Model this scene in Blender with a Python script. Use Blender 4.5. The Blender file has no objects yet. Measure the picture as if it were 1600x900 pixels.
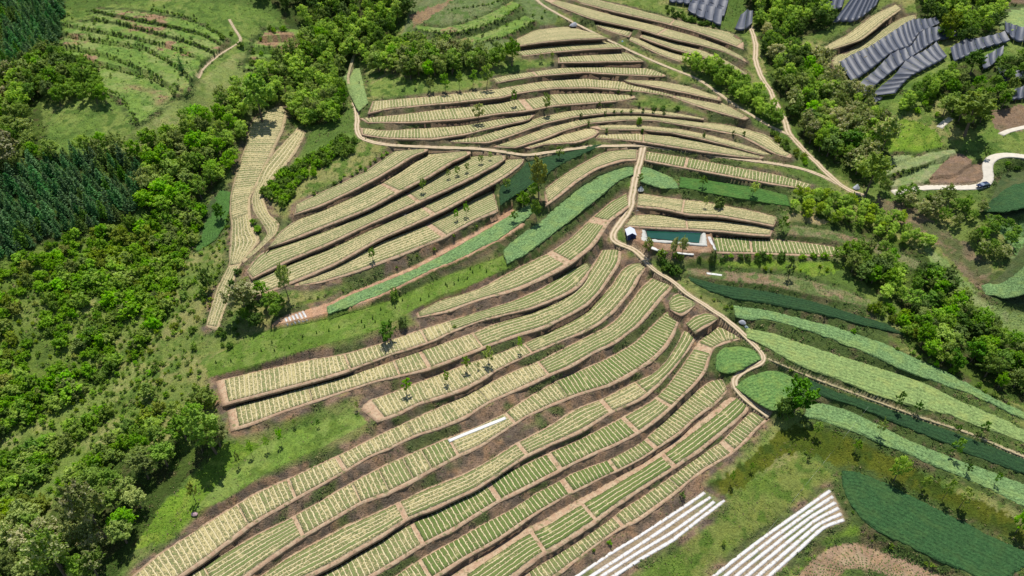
import bpy, math, random
import numpy as np
from mathutils import Vector
R = math.radians
sc = bpy.context.scene
COL = sc.collection
rng = np.random.default_rng(7)
random.seed(7)

# ------------------------------------------------------------------ camera
CAM = np.array([0.0, 0.0, 133.0])
PITCH = R(38.0)
TANW = 0.75                                   # tan(hfov / 2)
cd = bpy.data.cameras.new('camera')
cd.sensor_width = 36.0
cd.lens = 18.0 / TANW
cd.clip_start = 1.0
cd.clip_end = 9000.0
cam = bpy.data.objects.new('camera', cd)
COL.objects.link(cam)
cam.location = CAM
cam.rotation_euler = (math.pi / 2 - PITCH, 0, 0)
sc.camera = cam

# ------------------------------------------------------------------ sky, sun, exposure
SUN_EL, SUN_AZ = R(72.0), R(2.0)              # azimuth measured from +Y towards +X
world = bpy.data.worlds.new('World')
sc.world = world
world.use_nodes = True
nt = world.node_tree
bg = nt.nodes['Background']
sky = nt.nodes.new('ShaderNodeTexSky')
sky.sky_type = 'NISHITA'
sky.sun_disc = False
sky.sun_elevation = SUN_EL
sky.sun_rotation = SUN_AZ
sky.air_density = 1.0
sky.dust_density = 0.6
nt.links.new(sky.outputs[0], bg.inputs[0])
bg.inputs[1].default_value = 0.095
sd = bpy.data.lights.new('sun', 'SUN')
sd.energy = 4.6
sd.angle = R(0.5)
sd.color = (1.0, 0.955, 0.88)
sun = bpy.data.objects.new('sun', sd)
COL.objects.link(sun)
sdir = Vector((math.sin(SUN_AZ) * math.cos(SUN_EL), math.cos(SUN_AZ) * math.cos(SUN_EL), math.sin(SUN_EL)))
sun.rotation_euler = sdir.to_track_quat('Z', 'Y').to_euler()
sun.location = (0, 300, 300)
sc.view_settings.view_transform = 'Standard'
sc.view_settings.look = 'None'
sc.view_settings.gamma = 1.0
sc.view_settings.use_curve_mapping = False
sc.view_settings.exposure = 0.31

# ------------------------------------------------------------------ small helpers
def P(s):
    return np.array([[float(v) for v in p.split(',')] for p in s.split()], float)

_LAT = {}
def vnoise(x, y, scale, seed):
    """smooth value noise in 0..1"""
    if seed not in _LAT: _LAT[seed] = np.random.default_rng(seed).random((256, 256))
    g = _LAT[seed]
    x = np.asarray(x, float) / scale + 1000.0; y = np.asarray(y, float) / scale + 1000.0
    xi = np.floor(x).astype(int); yi = np.floor(y).astype(int)
    fx = x - xi; fy = y - yi
    fx = fx * fx * (3 - 2 * fx); fy = fy * fy * (3 - 2 * fy)
    a = g[xi & 255, yi & 255]; b = g[(xi + 1) & 255, yi & 255]
    c = g[xi & 255, (yi + 1) & 255]; d = g[(xi + 1) & 255, (yi + 1) & 255]
    return (a * (1 - fx) + b * fx) * (1 - fy) + (c * (1 - fx) + d * fx) * fy

def fbm(x, y, scale, seed, octs=3):
    t = 0; w = 0; a = 1.0
    for k in range(octs):
        t = t + a * vnoise(x, y, scale / 2 ** k, seed + k); w += a; a *= 0.55
    return t / w

def rays(px):
    px = np.asarray(px, float).reshape(-1, 2)
    u = (px[:, 0] - 800) / 800 * TANW; v = (450 - px[:, 1]) / 800 * TANW
    c, s = math.cos(PITCH), math.sin(PITCH)
    return np.stack([u, c + v * s, -s + v * c], 1)

def plane_hit(px, z):
    d = rays(px)
    t = (z - CAM[2]) / d[:, 2]
    return CAM + d * t[:, None]

def seg_dist(x, y, pl):
    best = np.full(np.shape(x), 1e9)
    for (ax, ay), (bx, by) in zip(pl[:-1], pl[1:]):
        dx, dy = bx - ax, by - ay
        t = np.clip(((x - ax) * dx + (y - ay) * dy) / (dx * dx + dy * dy + 1e-9), 0, 1)
        best = np.minimum(best, (x - ax - t * dx) ** 2 + (y - ay - t * dy) ** 2)
    return np.sqrt(best)

def smooth_min_dist(x, y, pl):
    return np.sqrt(seg_dist(x, y, pl) ** 2 + 9.0)

# ------------------------------------------------------------------ the lie of the land
SL = 0.235
def plane0(x, y):
    return SL * (np.clip(y, -400, 900) - 170)
def px_on_plane(px):
    d = rays(px)
    # ray against the tilted plane
    t = (SL * (CAM[1] - 170) - CAM[2]) / (d[:, 2] - SL * d[:, 1])
    return (CAM + d * t[:, None])[:, :2]
GULLY_L = px_on_plane(P('-60,860 60,720 170,570 250,440 330,320 420,215 500,130 570,60'))
GULLY_R = px_on_plane(P('1720,640 1600,575 1500,490 1430,400 1360,290 1300,200 1240,110 1190,40'))
def H0(x, y):
    x = np.asarray(x, float); y = np.asarray(y, float)
    dx = np.sqrt((x - 52) ** 2 + 26 ** 2) - 26
    z = plane0(x, y) + 21 * (1 - np.exp(-dx * 0.13 / 21))
    z = z - 10.0 * np.exp(-(smooth_min_dist(x, y, GULLY_L) / 30) ** 2)
    z = z - 5.5 * np.exp(-(smooth_min_dist(x, y, GULLY_R) / 26) ** 2)
    far = np.clip(y - 430, 0, 1200)
    z = z + 0.10 * far * (0.4 + fbm(x, y, 260, 5)) * np.clip(far / 150, 0, 1)
    side = np.clip(np.abs(x) - 380, 0, 1500)
    z = z + 0.12 * side * (0.3 + fbm(x, y, 300, 8)) * np.clip(side / 150, 0, 1)
    z = z + 2.2 * (fbm(x, y, 60, 11, 2) - 0.5)
    return z

def hit(px, H=None):
    """pixel of the photograph -> point on the land"""
    H = H or H0
    d = rays(px)
    n = len(d)
    lo = np.full(n, 60.0); hi = np.full(n, 1400.0); found = np.zeros(n, bool)
    prev = lo.copy()
    for t in np.geomspace(60, 1400, 160):
        p = CAM + d * t
        below = (p[:, 2] < H(p[:, 0], p[:, 1])) & ~found
        lo[below] = prev[below]; hi[below] = t; found |= below
        prev[:] = t
    for _ in range(22):
        m = 0.5 * (lo + hi)
        p = CAM + d * m[:, None]
        b = p[:, 2] < H(p[:, 0], p[:, 1])
        hi = np.where(b, m, hi); lo = np.where(b, lo, m)
    return CAM + d * hi[:, None]

def resample(pl, n):
    pl = np.asarray(pl, float)
    s = np.concatenate([[0], np.cumsum(np.linalg.norm(np.diff(pl, axis=0), axis=1))])
    t = np.linspace(0, s[-1], n)
    return np.stack([np.interp(t, s, pl[:, k]) for k in range(pl.shape[1])], 1)

def smooth_line(pl, n, passes=2):
    """resample and round off the corners"""
    q = resample(pl, n)
    for _ in range(passes):
        r = q.copy()
        r[1:-1] = 0.25 * q[:-2] + 0.5 * q[1:-1] + 0.25 * q[2:]
        q = r
    return q

def inside(x, y, poly):
    c = np.zeros(x.shape, bool)
    j = len(poly) - 1
    for i in range(len(poly)):
        xi, yi = poly[i]; xj, yj = poly[j]
        if yi != yj:
            c ^= ((yi > y) != (yj > y)) & (x < (xj - xi) * (y - yi) / (yj - yi) + xi)
        j = i
    return c
# ------------------------------------------------------------------ the survey: outlines read off the photograph (1600 x 900)
# striped fields: label | upper edge | lower edge | plots  (x0 x1 kind green; kind c = beds across the strip, l = along it)
FIELDS = []
def F(label, up, lo, plots='', axis='x', soil='tan', mu=0.0, ml=0.0):
    up, lo = P(up), P(lo)
    if up[0, 1] > 896 and lo[0, 1] > 896:     # runs out of the bottom edge: square off the hidden end
        d = lo[0] - lo[1]; v = np.array([.55, .83]); w = up[0] - lo[0]
        k = (w[0] * v[1] - w[1] * v[0]) / (d[0] * v[1] - d[1] * v[0])
        if k > 0: lo = np.vstack([lo[0] + d * k, lo])
    FIELDS.append(dict(label=label, up=up, lo=lo, plots=[p.split(':') for p in plots.split()], axis=axis, soil=soil, mu=mu, ml=ml, tilt=(axis == 'y')))

# --- the fan of terraces below the pond, from the top
F('long striped terrace just below the wide pale green crop, rising to the dirt track',
  '650,490 687,470 740,455 760,447 812,418 862,394 895,370 927,340 955,316 980,302',
  '652,496 700,485 750,467 792,455 815,448 850,432 890,410 922,385 942,357 949,345 982,321',
  '656:868:l:.55 880:932:l:.72 942:979:l:.7', ml=.05)
F('striped terrace with pale left half, topmost of those starting at the left grass slope',
  '337,597 407,580 475,565 542,554 600,536 662,515 700,503 750,487 805,470 850,450 887,422 917,411',
  '346,630 425,610 500,590 550,575 612,552 675,532 707,516 760,497 825,482 875,462 900,448 922,420',
  '355:541:c:.34 546:661:c:.34 666:706:c:.3 708:918:l:.68')
F('striped terrace with red earth left end, curving up to a tip under the track bend',
  '355,640 375,632 425,620 480,602 550,586 600,570 650,552 700,535 740,521 775,506 825,491 875,472 907,446 930,412 942,391',
  '360,670 400,657 440,642 485,627 537,610 587,594 637,583 667,575 707,560 752,542 800,524 850,509 887,491 915,475 935,455 945,440 965,410 967,390',
  '372:483:c:.36 486:617:c:.42 622:660:c:.42 668:744:c:.4 749:958:l:.62')
F('striped terrace dotted with five small green trees, blunt at its left end',
  '565,641 577,627 612,615 650,600 700,581 740,566 775,555 825,535 850,522 887,506 915,490 937,467 957,446 972,422 987,412 1003,411',
  '585,657 620,645 655,628 682,620 725,605 775,577 820,555 862,537 900,522 935,504 960,482 985,452 995,432 1010,416',
  '592:822:c:.36 827:1003:l:.62')
F('long striped terrace below the tree dotted one, running off the bottom left corner',
  '205,905 250,867 300,835 350,802 400,772 450,750 525,715 600,677 650,654 700,632 750,607 800,582 842,566 882,545 917,527 950,511 967,497 990,467 1002,450 1025,431',
  '270,905 325,867 390,817 425,797 470,772 535,737 575,712 600,702 650,678 687,667 725,650 762,627 800,610 855,585 887,572 925,550 962,532 995,507 1012,487 1030,465 1045,450 1052,440',
  '222:378:c:.3 382:453:c:.5 459:529:c:.42 537:640:c:.4 642:754:c:.44 756:846:c:.3 852:1047:l:.7')
F('striped terrace holding one long white plastic sheet near its middle',
  '285,905 340,872 400,837 450,813 500,785 550,755 600,729 650,707 697,687 735,672 785,649 837,615 875,594 925,572 962,555 995,535 1025,505 1043,487',
  '372,905 425,867 470,837 525,805 565,782 600,770 650,745 715,710 750,695 795,666 825,647 862,630 900,615 950,600 987,580 1017,560 1037,540 1050,520 1060,496',
  '300:328:c:.4 332:462:l:.62 470:555:c:.5 559:598:c:.6 601:636:c:.62 639:665:c:.5 668:706:c:.7 712:794:l:.4 800:878:c:.5 880:1054:c:.85')
F('small rounded striped plot where the terraces meet the track, the upper one of two',
  '1045,473 1052,462 1064,457 1087,474', '1047,483 1056,488 1064,491 1086,477', '1046:1086:l:.75')
F('striped terrace with beds running lengthwise, ending in a curl below the small upper plot',
  '402,905 450,872 500,845 537,825 600,797 662,767 725,742 762,722 810,692 850,672 900,640 942,624 992,598 1020,585 1040,567 1058,540 1070,516',
  '465,905 525,875 600,832 635,809 682,790 737,765 775,742 820,711 850,697 905,672 950,645 1000,622 1025,602 1050,577 1070,552 1082,532 1086,524',
  '412:622:l:.62 633:812:l:.58 820:942:l:.62 951:999:l:.4 1003:1079:l:.66')
F('small rounded striped plot where the terraces meet the track, the lower one of two',
  '1072,506 1085,495 1107,488 1121,497', '1084,519 1096,511 1110,504 1122,498', '1074:1120:l:.75')
F('striped terrace of dark green cross beds that hooks round the pale green bushy patch',
  '490,905 550,872 600,842 645,817 682,797 750,762 775,745 825,725 862,707 912,685 937,672 970,655 1020,627 1040,608 1062,580 1082,550 1092,535 1104,524 1125,510 1140,507 1158,524',
  '565,905 600,885 662,847 705,825 775,782 825,757 875,732 925,707 962,692 1000,672 1037,644 1062,620 1085,597 1100,577 1105,560 1111,543 1132,533 1159,528',
  '505:648:c:.55 656:766:c:.9 775:862:c:.9 871:980:c:.85 989:1033:l:.6 1039:1098:c:.72 1106:1154:c:.6')
F('striped terrace of green cross beds from the bottom edge up to the pale track junction',
  '612,905 662,872 720,840 755,820 800,797 837,772 875,752 895,740 950,720 1000,694 1025,672 1060,640 1085,615 1112,595 1130,593',
  '668,905 720,872 775,842 825,807 850,792 895,767 925,752 962,735 1000,716 1060,675 1090,647 1115,630 1136,608',
  '630:661:c:.75 668:880:c:.88 890:953:c:.88 960:1013:c:.72 1020:1131:c:.66')
F('striped terrace of vivid green lengthwise beds with a bare straw upper rim',
  '700,905 750,872 812,832 850,815 900,785 937,765 1000,728 1032,707 1075,674 1112,647 1142,621 1153,620',
  '790,905 837,869 875,847 927,813 962,787 1000,762 1050,730 1087,705 1122,677 1150,655 1168,636 1168,626',
  '740:834:l:.85 842:914:l:.9 921:1038:l:.88 1047:1165:l:.84', mu=.2)
F('lowest striped terrace of the fan, narrow cross beds above the white mulch rows',
  '808,905 850,880 900,850 950,815 975,795 1000,780 1050,745 1087,717 1130,690 1145,673 1172,645 1183,642',
  '858,905 925,855 967,825 1000,808 1050,772 1100,732 1140,710 1160,692 1177,673 1200,652',
  '835:963:c:.6 970:1052:c:.6 1055:1132:c:.58 1141:1193:c:.66', ml=.06)
# --- left centre block
F('striped terrace against the shrubs, first of the five at left centre',
  '462,320 512,297 575,267 622,232 640,230 670,231', '460,334 500,320 550,297 600,270 645,242 668,235', '464:662:l:.55')
F('wide striped terrace of the left centre block, second of five from the shrubs',
  '413,394 440,362 462,345 525,321 600,284 650,252 672,238 725,235 734,236', '417,388 450,375 512,350 575,325 625,297 670,274 705,252 736,239', '418:604:l:.5 612:728:l:.55')
F('striped terrace with a row of young trees at its right end, left centre block',
  '385,425 407,397 440,385 512,361 587,327 637,301 667,281 705,260 740,243 790,239', '392,435 440,410 512,380 575,350 637,322 700,294 750,270 790,247', '392:640:l:.46 648:784:l:.52')
F('long striped terrace above the dark tree pit, fourth of five in the left centre block',
  '378,458 395,437 450,414 525,385 600,350 662,322 700,301 750,275 797,247 822,241', '382,465 410,458 437,447 467,435 525,410 587,375 650,347 700,323 750,296 787,275 818,252', '386:664:l:.48 673:815:l:.5')
F('striped terrace with square right end, lowest of five in the left centre block',
  '462,440 500,422 550,397 600,375 662,352 700,332 737,312 771,296', '460,447 500,440 550,425 625,397 690,371 737,345 778,327', '468:676:l:.52 686:772:l:.56')
# --- far left slope fields
F('pale straw field like a tall ribbon down the left slope', '436,166 402,180 388,200 387,222 375,257 361,307 361,332 364,350 359,415 342,447 337,460 322,512',
  '446,166 440,200 425,232 400,285 387,310 387,337 392,360 403,376 372,415 361,445 357,462 337,516', '168:338:c:.42 341:412:l:.35 418:508:l:.3', axis='y', soil='straw')
F('narrow pale straw field curving beside the tall ribbon field', '466,200 431,238 410,262 402,288 394,310 397,330 411,350 420,365 405,383 377,408',
  '477,205 457,240 441,261 409,296 409,312 419,335 435,352 430,366 407,388 380,411', '207:402:l:.35', axis='y', soil='straw')
# --- around the pond
F('short striped terrace bending down from the track junction between two dark green crops', '851,297 870,282 900,262 937,242 962,232 997,232', '852,320 870,307 900,282 932,262 970,250 995,249', '855:993:l:.5', ml=.05)
F('striped terrace just right of the track junction, with short cross beds', '1007,237 1075,247 1150,262 1225,276 1270,290', '1007,249 1070,261 1125,271 1200,285 1262,295', '1010:1070:c:.7 1076:1264:c:.72')
F('striped terrace right of the track, second above the pond', '997,302 1037,309 1100,316 1162,327 1215,340', '995,321 1037,325 1075,334 1125,336 1175,345 1210,352', '998:1065:l:.42 1070:1210:l:.45')
F('narrow striped terrace right above the pond', '990,337 1025,335 1070,341 1125,344 1200,352 1210,355', '977,352 1025,355 1075,357 1125,360 1175,365 1205,367', '982:1070:l:.42 1075:1203:l:.42')
F('striped terrace right of the pond, with dark green cross beds', '1114,370 1175,372 1250,379 1325,389', '1119,393 1175,394 1250,397 1322,399', '1117:1171:c:.8 1176:1318:c:.76')
# --- top centre block
F('wedge shaped pale terrace at the very top of the centre block, under a grey heap', '805,63 837,47 882,42 912,44', '805,72 850,65 900,61 947,59', '808:930:l:.4')
F('second terrace from the top of the centre block, fine cross beds', '807,80 850,72 900,69 950,65 960,65', '815,87 862,81 925,76 972,74', '812:966:c:.5')
F('short terrace below the second one, ending at the diagonal track', '872,89 925,86 980,82', '872,97 925,96 1004,95', '875:992:c:.45')
F('gently humped terrace in the upper centre block, fine cross beds', '770,123 800,117 850,110 900,104 950,105 1012,107 1040,117', '775,129 800,124 850,117 912,112 975,116 1040,119', '773:832:c:.45 838:1034:c:.45')
F('very long terrace across the centre block, humped and sweeping down at right', '582,159 675,151 775,140 800,136 850,127 900,122 960,126 1025,140 1057,145 1100,152 1137,165 1170,185',
  '575,176 605,169 700,160 787,151 800,146 862,137 925,136 1000,142 1050,150 1082,162 1125,175 1165,187', '582:800:c:.46 803:1052:c:.44 1058:1160:l:.42')
F('short pale terrace under the tree row, right of centre block', '975,125 1025,126 1075,135 1125,152', '980,128 1025,135 1075,145 1127,157', '980:1120:l:.36')
F('terrace with a bare brown break near a round tree, centre block', '562,185 625,180 700,170 750,165 800,157 830,155 865,147 925,145 992,150',
  '572,191 650,190 725,185 775,177 825,172 865,164 925,160 975,156 993,152', '572:815:c:.52 828:862:c:.45 865:985:c:.48')
F('terrace whose left end bends round the track corner', '562,200 600,205 675,200 732,195 787,185 838,178', '565,209 600,215 675,216 725,209 775,197 828,186', '568:828:c:.52')
F('thin terrace arching over the row of small bushes, centre block', '700,219 750,214 787,201 850,182 900,172 950,169 1000,171 1050,176 1100,185', '705,222 762,222 800,210 850,192 900,181 950,176 1000,176 1050,181 1100,187', '706:948:c:.5 951:1095:l:.32')
F('long arching terrace, third above the middle track', '770,230 812,215 850,202 880,194 920,184 975,180 1025,182 1075,189 1125,194 1162,201 1200,212 1238,244',
  '800,231 850,215 878,204 920,192 975,187 1025,188 1100,200 1155,210 1180,222 1212,240 1236,247', '790:918:c:.46 921:1230:l:.4')
F('thin pale arching terrace, second above the middle track', '920,199 945,195 1000,196 1062,202 1112,212 1175,230 1207,242', '935,202 1000,202 1050,207 1100,217 1150,230 1192,242', '938:1198:l:.36')
F('whitish terrace with slanting beds beside the middle track, left of the junction', '812,230 862,215 900,206 920,201 934,202', '825,232 850,225 900,221 925,213 936,206', '826:930:c:.3')
F('lens shaped terrace just above the middle track', '935,211 1000,209 1062,214 1112,222 1162,237 1195,246', '930,215 1000,220 1050,228 1100,236 1150,243 1192,248', '936:1003:c:.36 1007:1186:l:.46')
# --- top right block
F('uppermost terrace of the top right block, below the grass', '915,-4 975,10 1050,30 1100,42 1145,52 1162,67', '870,-6 950,15 1025,32 1075,45 1120,60 1162,76', '900:1048:l:.5 1053:1156:l:.5')
F('second terrace of the top right block, long and pale green', '855,-3 887,5 950,22 1012,37 1075,54 1125,70 1162,90', '850,-1 880,12 925,29 1000,45 1050,60 1100,71 1132,80 1167,97', '868:1032:l:.46 1038:1160:l:.44')
F('small slanted plot beside the diagonal grass bank, top right block', '927,36 960,41 990,47', '932,40 955,49 984,57', '932:984:c:.46')
F('third terrace of the top right block', '1005,50 1050,64 1100,80 1137,96 1167,115', '1000,57 1050,75 1100,89 1137,102 1170,119', '1006:1164:l:.4')
F('fourth terrace of the top right block, above the tree row', '975,55 995,60 1025,72 1062,85 1087,92', '975,58 1005,72 1037,87 1065,96', '980:1078:l:.4')
F('upper of two pale striped fields above the black nets', '1280,78 1327,53 1360,27 1400,7', '1283,82 1343,62 1380,32 1407,13', '1284:1402:l:.36', soil='straw')
F('lower of two pale striped fields above the black nets', '1298,93 1347,63 1380,43 1413,27 1430,23', '1303,107 1350,88 1390,60 1417,37 1432,27', '1302:1428:l:.4', soil='straw')

# leafy crops without furrows: label | colour | height | outline as upper and lower edge
CROPS = []
def C(label, kind, up, lo, h=0.5): CROPS.append(dict(label=label, kind=kind, up=P(up), lo=P(lo), h=h))
C('broad tongue of pale green bushy crop left of the dirt track', 'teal', '786,392 805,372 850,340 875,315 912,285 950,265 990,256', '792,412 825,395 862,367 900,337 937,307 970,280 990,272')
C('small pale green bushy crop right of the dirt track, below the junction', 'teal', '1002,256 1025,266 1050,277 1061,291', '1000,284 1020,290 1037,294 1060,294')
C('long thin pale green crop strip between two bare earth paths', 'teal', '511,480 550,460 587,446 650,420 707,390 755,362 812,327 832,317', '512,491 550,477 610,453 675,420 717,404 775,375 812,350 840,325')
C('dark green sunken crop beneath the tall bright tree', 'dark', '779,300 785,282 825,252 850,240 900,232 940,225', '782,321 825,292 857,270 875,257 912,240 940,226')
C('dark green dense crop in the bottom right corner', 'deep', '1315,735 1340,737 1387,757 1453,790 1533,830 1620,872', '1317,760 1328,787 1345,811 1373,830 1433,860 1500,890 1560,915')
C('narrow dark green crop strip along the thin pale path at right', 'dark', '1262,590 1300,610 1367,632 1433,653 1500,680 1550,697 1620,725', '1262,612 1333,633 1400,660 1467,687 1533,717 1620,746')
C('pale green crop strip with small trees on it, right of the big dark tree', 'teal', '1262,627 1317,637 1367,660 1417,687 1483,713 1550,737 1620,764', '1257,650 1300,663 1350,680 1417,710 1483,737 1533,757 1620,800')
C('widest pale green crop strip right of the track, beside the grey heap', 'light', '1165,512 1212,522 1300,553 1333,562 1400,583 1447,600 1500,627 1550,647 1620,680', '1168,527 1200,543 1250,573 1310,593 1367,617 1433,637 1483,647 1533,667 1620,699')
C('pale green crop strip below the dark green one, right of the track', 'teal', '1145,477 1200,485 1250,497 1300,509 1383,537 1433,560 1483,583 1550,620 1620,655', '1150,495 1175,500 1200,499 1267,517 1343,547 1417,580 1467,598 1520,616 1620,664')
C('dark green crop strip below the pond trees', 'dark', '1075,432 1125,445 1200,455 1267,470 1333,490 1387,507', '1080,440 1112,456 1150,467 1200,474 1283,491 1350,508 1413,522')
C('round bushy green patch in the crook of the hooked terrace', 'teal2', '1117,572 1118,553 1130,543 1160,541 1180,547', '1120,578 1135,584 1150,580 1170,572 1190,560')
C('bushy green patch between the track fork and the big dark tree', 'teal2', '1148,605 1165,590 1200,578 1225,582 1258,600', '1150,605 1175,625 1205,640 1230,640 1258,620')
C('dark green field inside the bend of the pale road', 'deep', '1548,312 1563,278 1580,271 1620,266', '1536,331 1570,331 1600,324 1620,318')
C('pale green field at the right edge below the olive trees', 'teal', '1533,446 1560,438 1590,400 1620,350', '1540,460 1575,466 1600,460 1620,450')
C('smooth green field at the top right corner', 'light', '1560,28 1572,12 1620,12', '1562,46 1580,48 1620,40')
C('grass green field patch beside the left ribbon field', 'vivid', '306,392 312,350 330,312 345,296', '310,392 335,375 356,345 360,300', h=.3)
C('pale green humped field at the head of the left path', 'light', '537,120 545,108 562,106', '545,145 560,175 575,160', h=.3)
C('dark green grassy crop right of the small pale green one', 'grassy', '1062,276 1110,282 1180,292 1230,305', '1062,292 1110,302 1170,312 1235,322', h=.3)

# level pieces of ground without a crop object: kind | upper | lower
LEVELS = []
def L(kind, up, lo, dz=0.0): LEVELS.append(dict(kind=kind, up=P(up), lo=P(lo), dz=dz))
L('redsoil', '408,520 440,495 512,474 550,456 590,440 650,414 700,386 752,358 800,325', '412,521 450,513 514,494 560,477 612,456 680,421 722,405 780,376 820,350')
L('pondpad', '981,354 1010,351 1060,355 1112,358', '992,379 1008,388 1060,393 1114,394', 1.0)
L('grassy', '320,565 400,520 500,500 610,470 700,430 786,400', '325,590 400,570 500,540 600,512 650,480 700,462 800,415')
L('grass', '360,735 420,690 480,665 560,645', '300,800 350,780 420,735 500,700 575,660')
L('mulchbed', '890,905 955,862 1000,835 1037,809 1075,785 1102,766', '955,905 1000,879 1050,849 1090,820 1134,786')
L('mulchbed', '1105,908 1150,869 1200,831 1250,796 1297,761', '1205,908 1250,861 1287,827 1322,814')
L('ploughed', '1240,908 1267,875 1300,853 1333,848 1367,858 1417,875 1480,905', '1310,905 1317,893 1333,887 1355,889 1380,895 1400,905')
L('brownbed', '1453,272 1483,249 1500,241 1518,250', '1455,275 1493,276 1511,268 1519,253')
L('brownbed', '1450,280 1490,279 1520,259 1535,256', '1455,286 1500,290 1520,287 1540,276')
L('palegreen', '1376,250 1400,243 1425,243', '1378,259 1400,254 1420,250')
L('palegreen', '1378,265 1410,253 1450,240 1490,233', '1384,273 1420,263 1460,250 1495,238')
L('palegreen', '1390,284 1420,276 1455,262 1478,252', '1395,293 1430,287 1448,279 1458,269')
L('stubble', '1072,420 1150,425 1233,431 1300,447 1360,469', '1075,428 1130,437 1200,444 1283,463 1360,480')
L('stubble', '1240,352 1300,360 1370,380 1440,410', '1230,366 1290,372 1350,388 1430,420')
GL = ['230,12 283,22 317,34 353,57', '143,15 213,30 267,40 317,52 345,67', '150,28 183,33 250,50 293,62 335,80',
      '100,37 167,50 233,63 283,78 315,93', '103,53 167,65 227,75 267,97 299,123', '97,72 150,82 200,98 250,120 290,142', '120,95 157,102 200,113 240,123 275,147',
      '150,130 187,147 200,167 216,192']
for a, b in zip(GL[:-1], GL[1:]):
    ua = P(a); lb = P(b); ua[:, 1] += 5
    LEVELS.append(dict(kind='grassterrace', up=ua, lo=lb, dz=0.0))

for a_, b_ in [('650,40 690,44 730,36 770,20 800,2', '655,48 700,52 745,44 785,28 815,8'), ('660,62 720,62 770,48 820,25', '670,70 730,70 790,56 835,32'),
               ('385,100 430,98 470,100', '382,108 430,107 465,109'), ('395,82 440,80 480,83', '390,92 438,91 475,94'), ('400,64 445,62 490,66', '396,75 440,73 485,77'),
               ('415,48 455,45 500,50', '408,57 450,55 495,60')]: L('grassterrace', a_, b_)
# tracks: name | kind | width | centre line
TRACKS = []
def T(name, kind, w, s): TRACKS.append(dict(name=name, kind=kind, w=w, pl=P(s)))
T('dirt_track', 'dirt', 2.3, '1172,40 1182,70 1180,95 1190,122 1202,137 1212,162 1227,187 1231,207 1240,217 1262,240 1282,260 1307,284 1330,300 1352,305')
T('dirt_track', 'dirt', 1.6, '835,-6 842,5 900,37 950,62 987,80 1025,97 1057,110 1090,122 1150,165 1205,198 1236,212')
T('dirt_track', 'dirt', 1.9, '553,160 560,185 556,205 562,217 600,226 675,230 750,232 787,237 822,243 875,235 932,228 1005,227 1050,232 1125,244 1200,254 1250,262 1287,275 1310,288')
T('dirt_track', 'dirt', 2.6, '1005,229 1003,238 995,270 989,300 985,325 970,347 956,366 957,379 980,384 998,393 1010,408')
T('dirt_track', 'dirt', 1.7, '1008,408 1025,425 1055,440 1066,454 1100,475 1137,500 1162,522 1195,555 1200,562 1160,580 1142,594 1152,612 1175,632 1202,650')
T('foot_path', 'path', .75, '1200,560 1262,587 1333,613 1380,630 1433,650 1517,677 1620,722')
T('foot_path', 'path', 1.0, '553,160 545,135 543,120 553,85')
T('foot_path', 'dirt', 1.0, '358,30 368,48 380,63 343,85 317,107 308,127')
T('pale_road', 'concrete', 3.3, '1395,301 1413,297 1453,292 1500,293 1530,292 1545,285 1546,275 1542,262 1543,252 1553,244 1573,241 1600,244 1640,252')
T('farm_lane', 'concrete', 2.2, '1468,199 1474,192 1487,184')
T('farm_lane', 'concrete', 2.2, '1564,210 1575,204 1595,200 1620,194')

# ground cover: colour kind | outline
COVER = []
def G(kind, s): COVER.append((kind, P(s)))
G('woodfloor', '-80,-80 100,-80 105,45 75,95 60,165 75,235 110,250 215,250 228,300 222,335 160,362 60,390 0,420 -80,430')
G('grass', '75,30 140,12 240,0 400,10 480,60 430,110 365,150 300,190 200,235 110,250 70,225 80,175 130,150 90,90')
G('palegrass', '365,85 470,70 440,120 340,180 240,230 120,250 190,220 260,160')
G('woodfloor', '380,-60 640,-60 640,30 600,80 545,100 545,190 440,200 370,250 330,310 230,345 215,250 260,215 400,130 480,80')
G('greygrass', '640,-60 860,-60 880,30 800,70 760,95 600,85 640,40')
G('redpatch', '637,25 690,5 700,0 720,-10 690,15 660,35 648,45')
G('bushfloor', '-80,400 60,390 230,340 310,325 300,370 260,400 255,470 190,520 110,560 60,610 -80,680')
G('slope', '310,330 360,260 365,350 335,460 310,530 335,600 350,680 200,720 150,640 200,560 255,470')
G('bushfloor', '-80,650 110,560 200,600 235,650 235,690 180,720 90,770 0,830 -80,850')
G('brightgrass', '205,860 250,790 300,750 350,690 430,690 380,770 260,850')
G('grass', '335,680 420,690 560,645 600,620 400,690')
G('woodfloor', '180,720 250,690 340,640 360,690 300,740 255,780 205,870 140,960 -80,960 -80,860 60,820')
G('grass', '560,150 590,120 680,125 760,110 815,95 870,92 870,110 770,120 690,150')
G('grass', '440,260 550,200 565,225 480,260')
G('slope', '412,320 440,270 550,215 620,232 560,270 470,318')
G('hedgebank', '420,500 470,470 530,455 590,432 690,378 780,335 790,345 700,395 600,445 500,478 430,510')
G('vivid', '470,475 530,455 600,430 690,380 780,335 778,345 690,390 590,440 500,475')
G('olive', '1085,775 1150,735 1200,690 1240,660 1300,670 1400,715 1500,770 1620,830 1620,870 1533,830 1387,757 1320,735 1250,700 1180,740 1120,790')
G('meadow', '980,905 1100,800 1180,745 1255,705 1310,745 1300,765 1250,800 1150,872 1110,905')
G('brightgrass', '1195,905 1250,860 1290,825 1330,815 1370,845 1300,855 1250,890')
G('hedgebank', '1310,760 1345,812 1433,862 1500,895 1480,905 1370,850 1320,800')
G('brightgrass', '1068,402 1320,408 1330,425 1250,430 1150,422 1070,418')
G('grassy', '1075,285 1235,300 1240,325 1150,315 1065,300')
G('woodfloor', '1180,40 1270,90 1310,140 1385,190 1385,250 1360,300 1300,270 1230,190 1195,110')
G('woodfloor', '1145,-60 1270,-60 1320,30 1270,60 1180,50')
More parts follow.
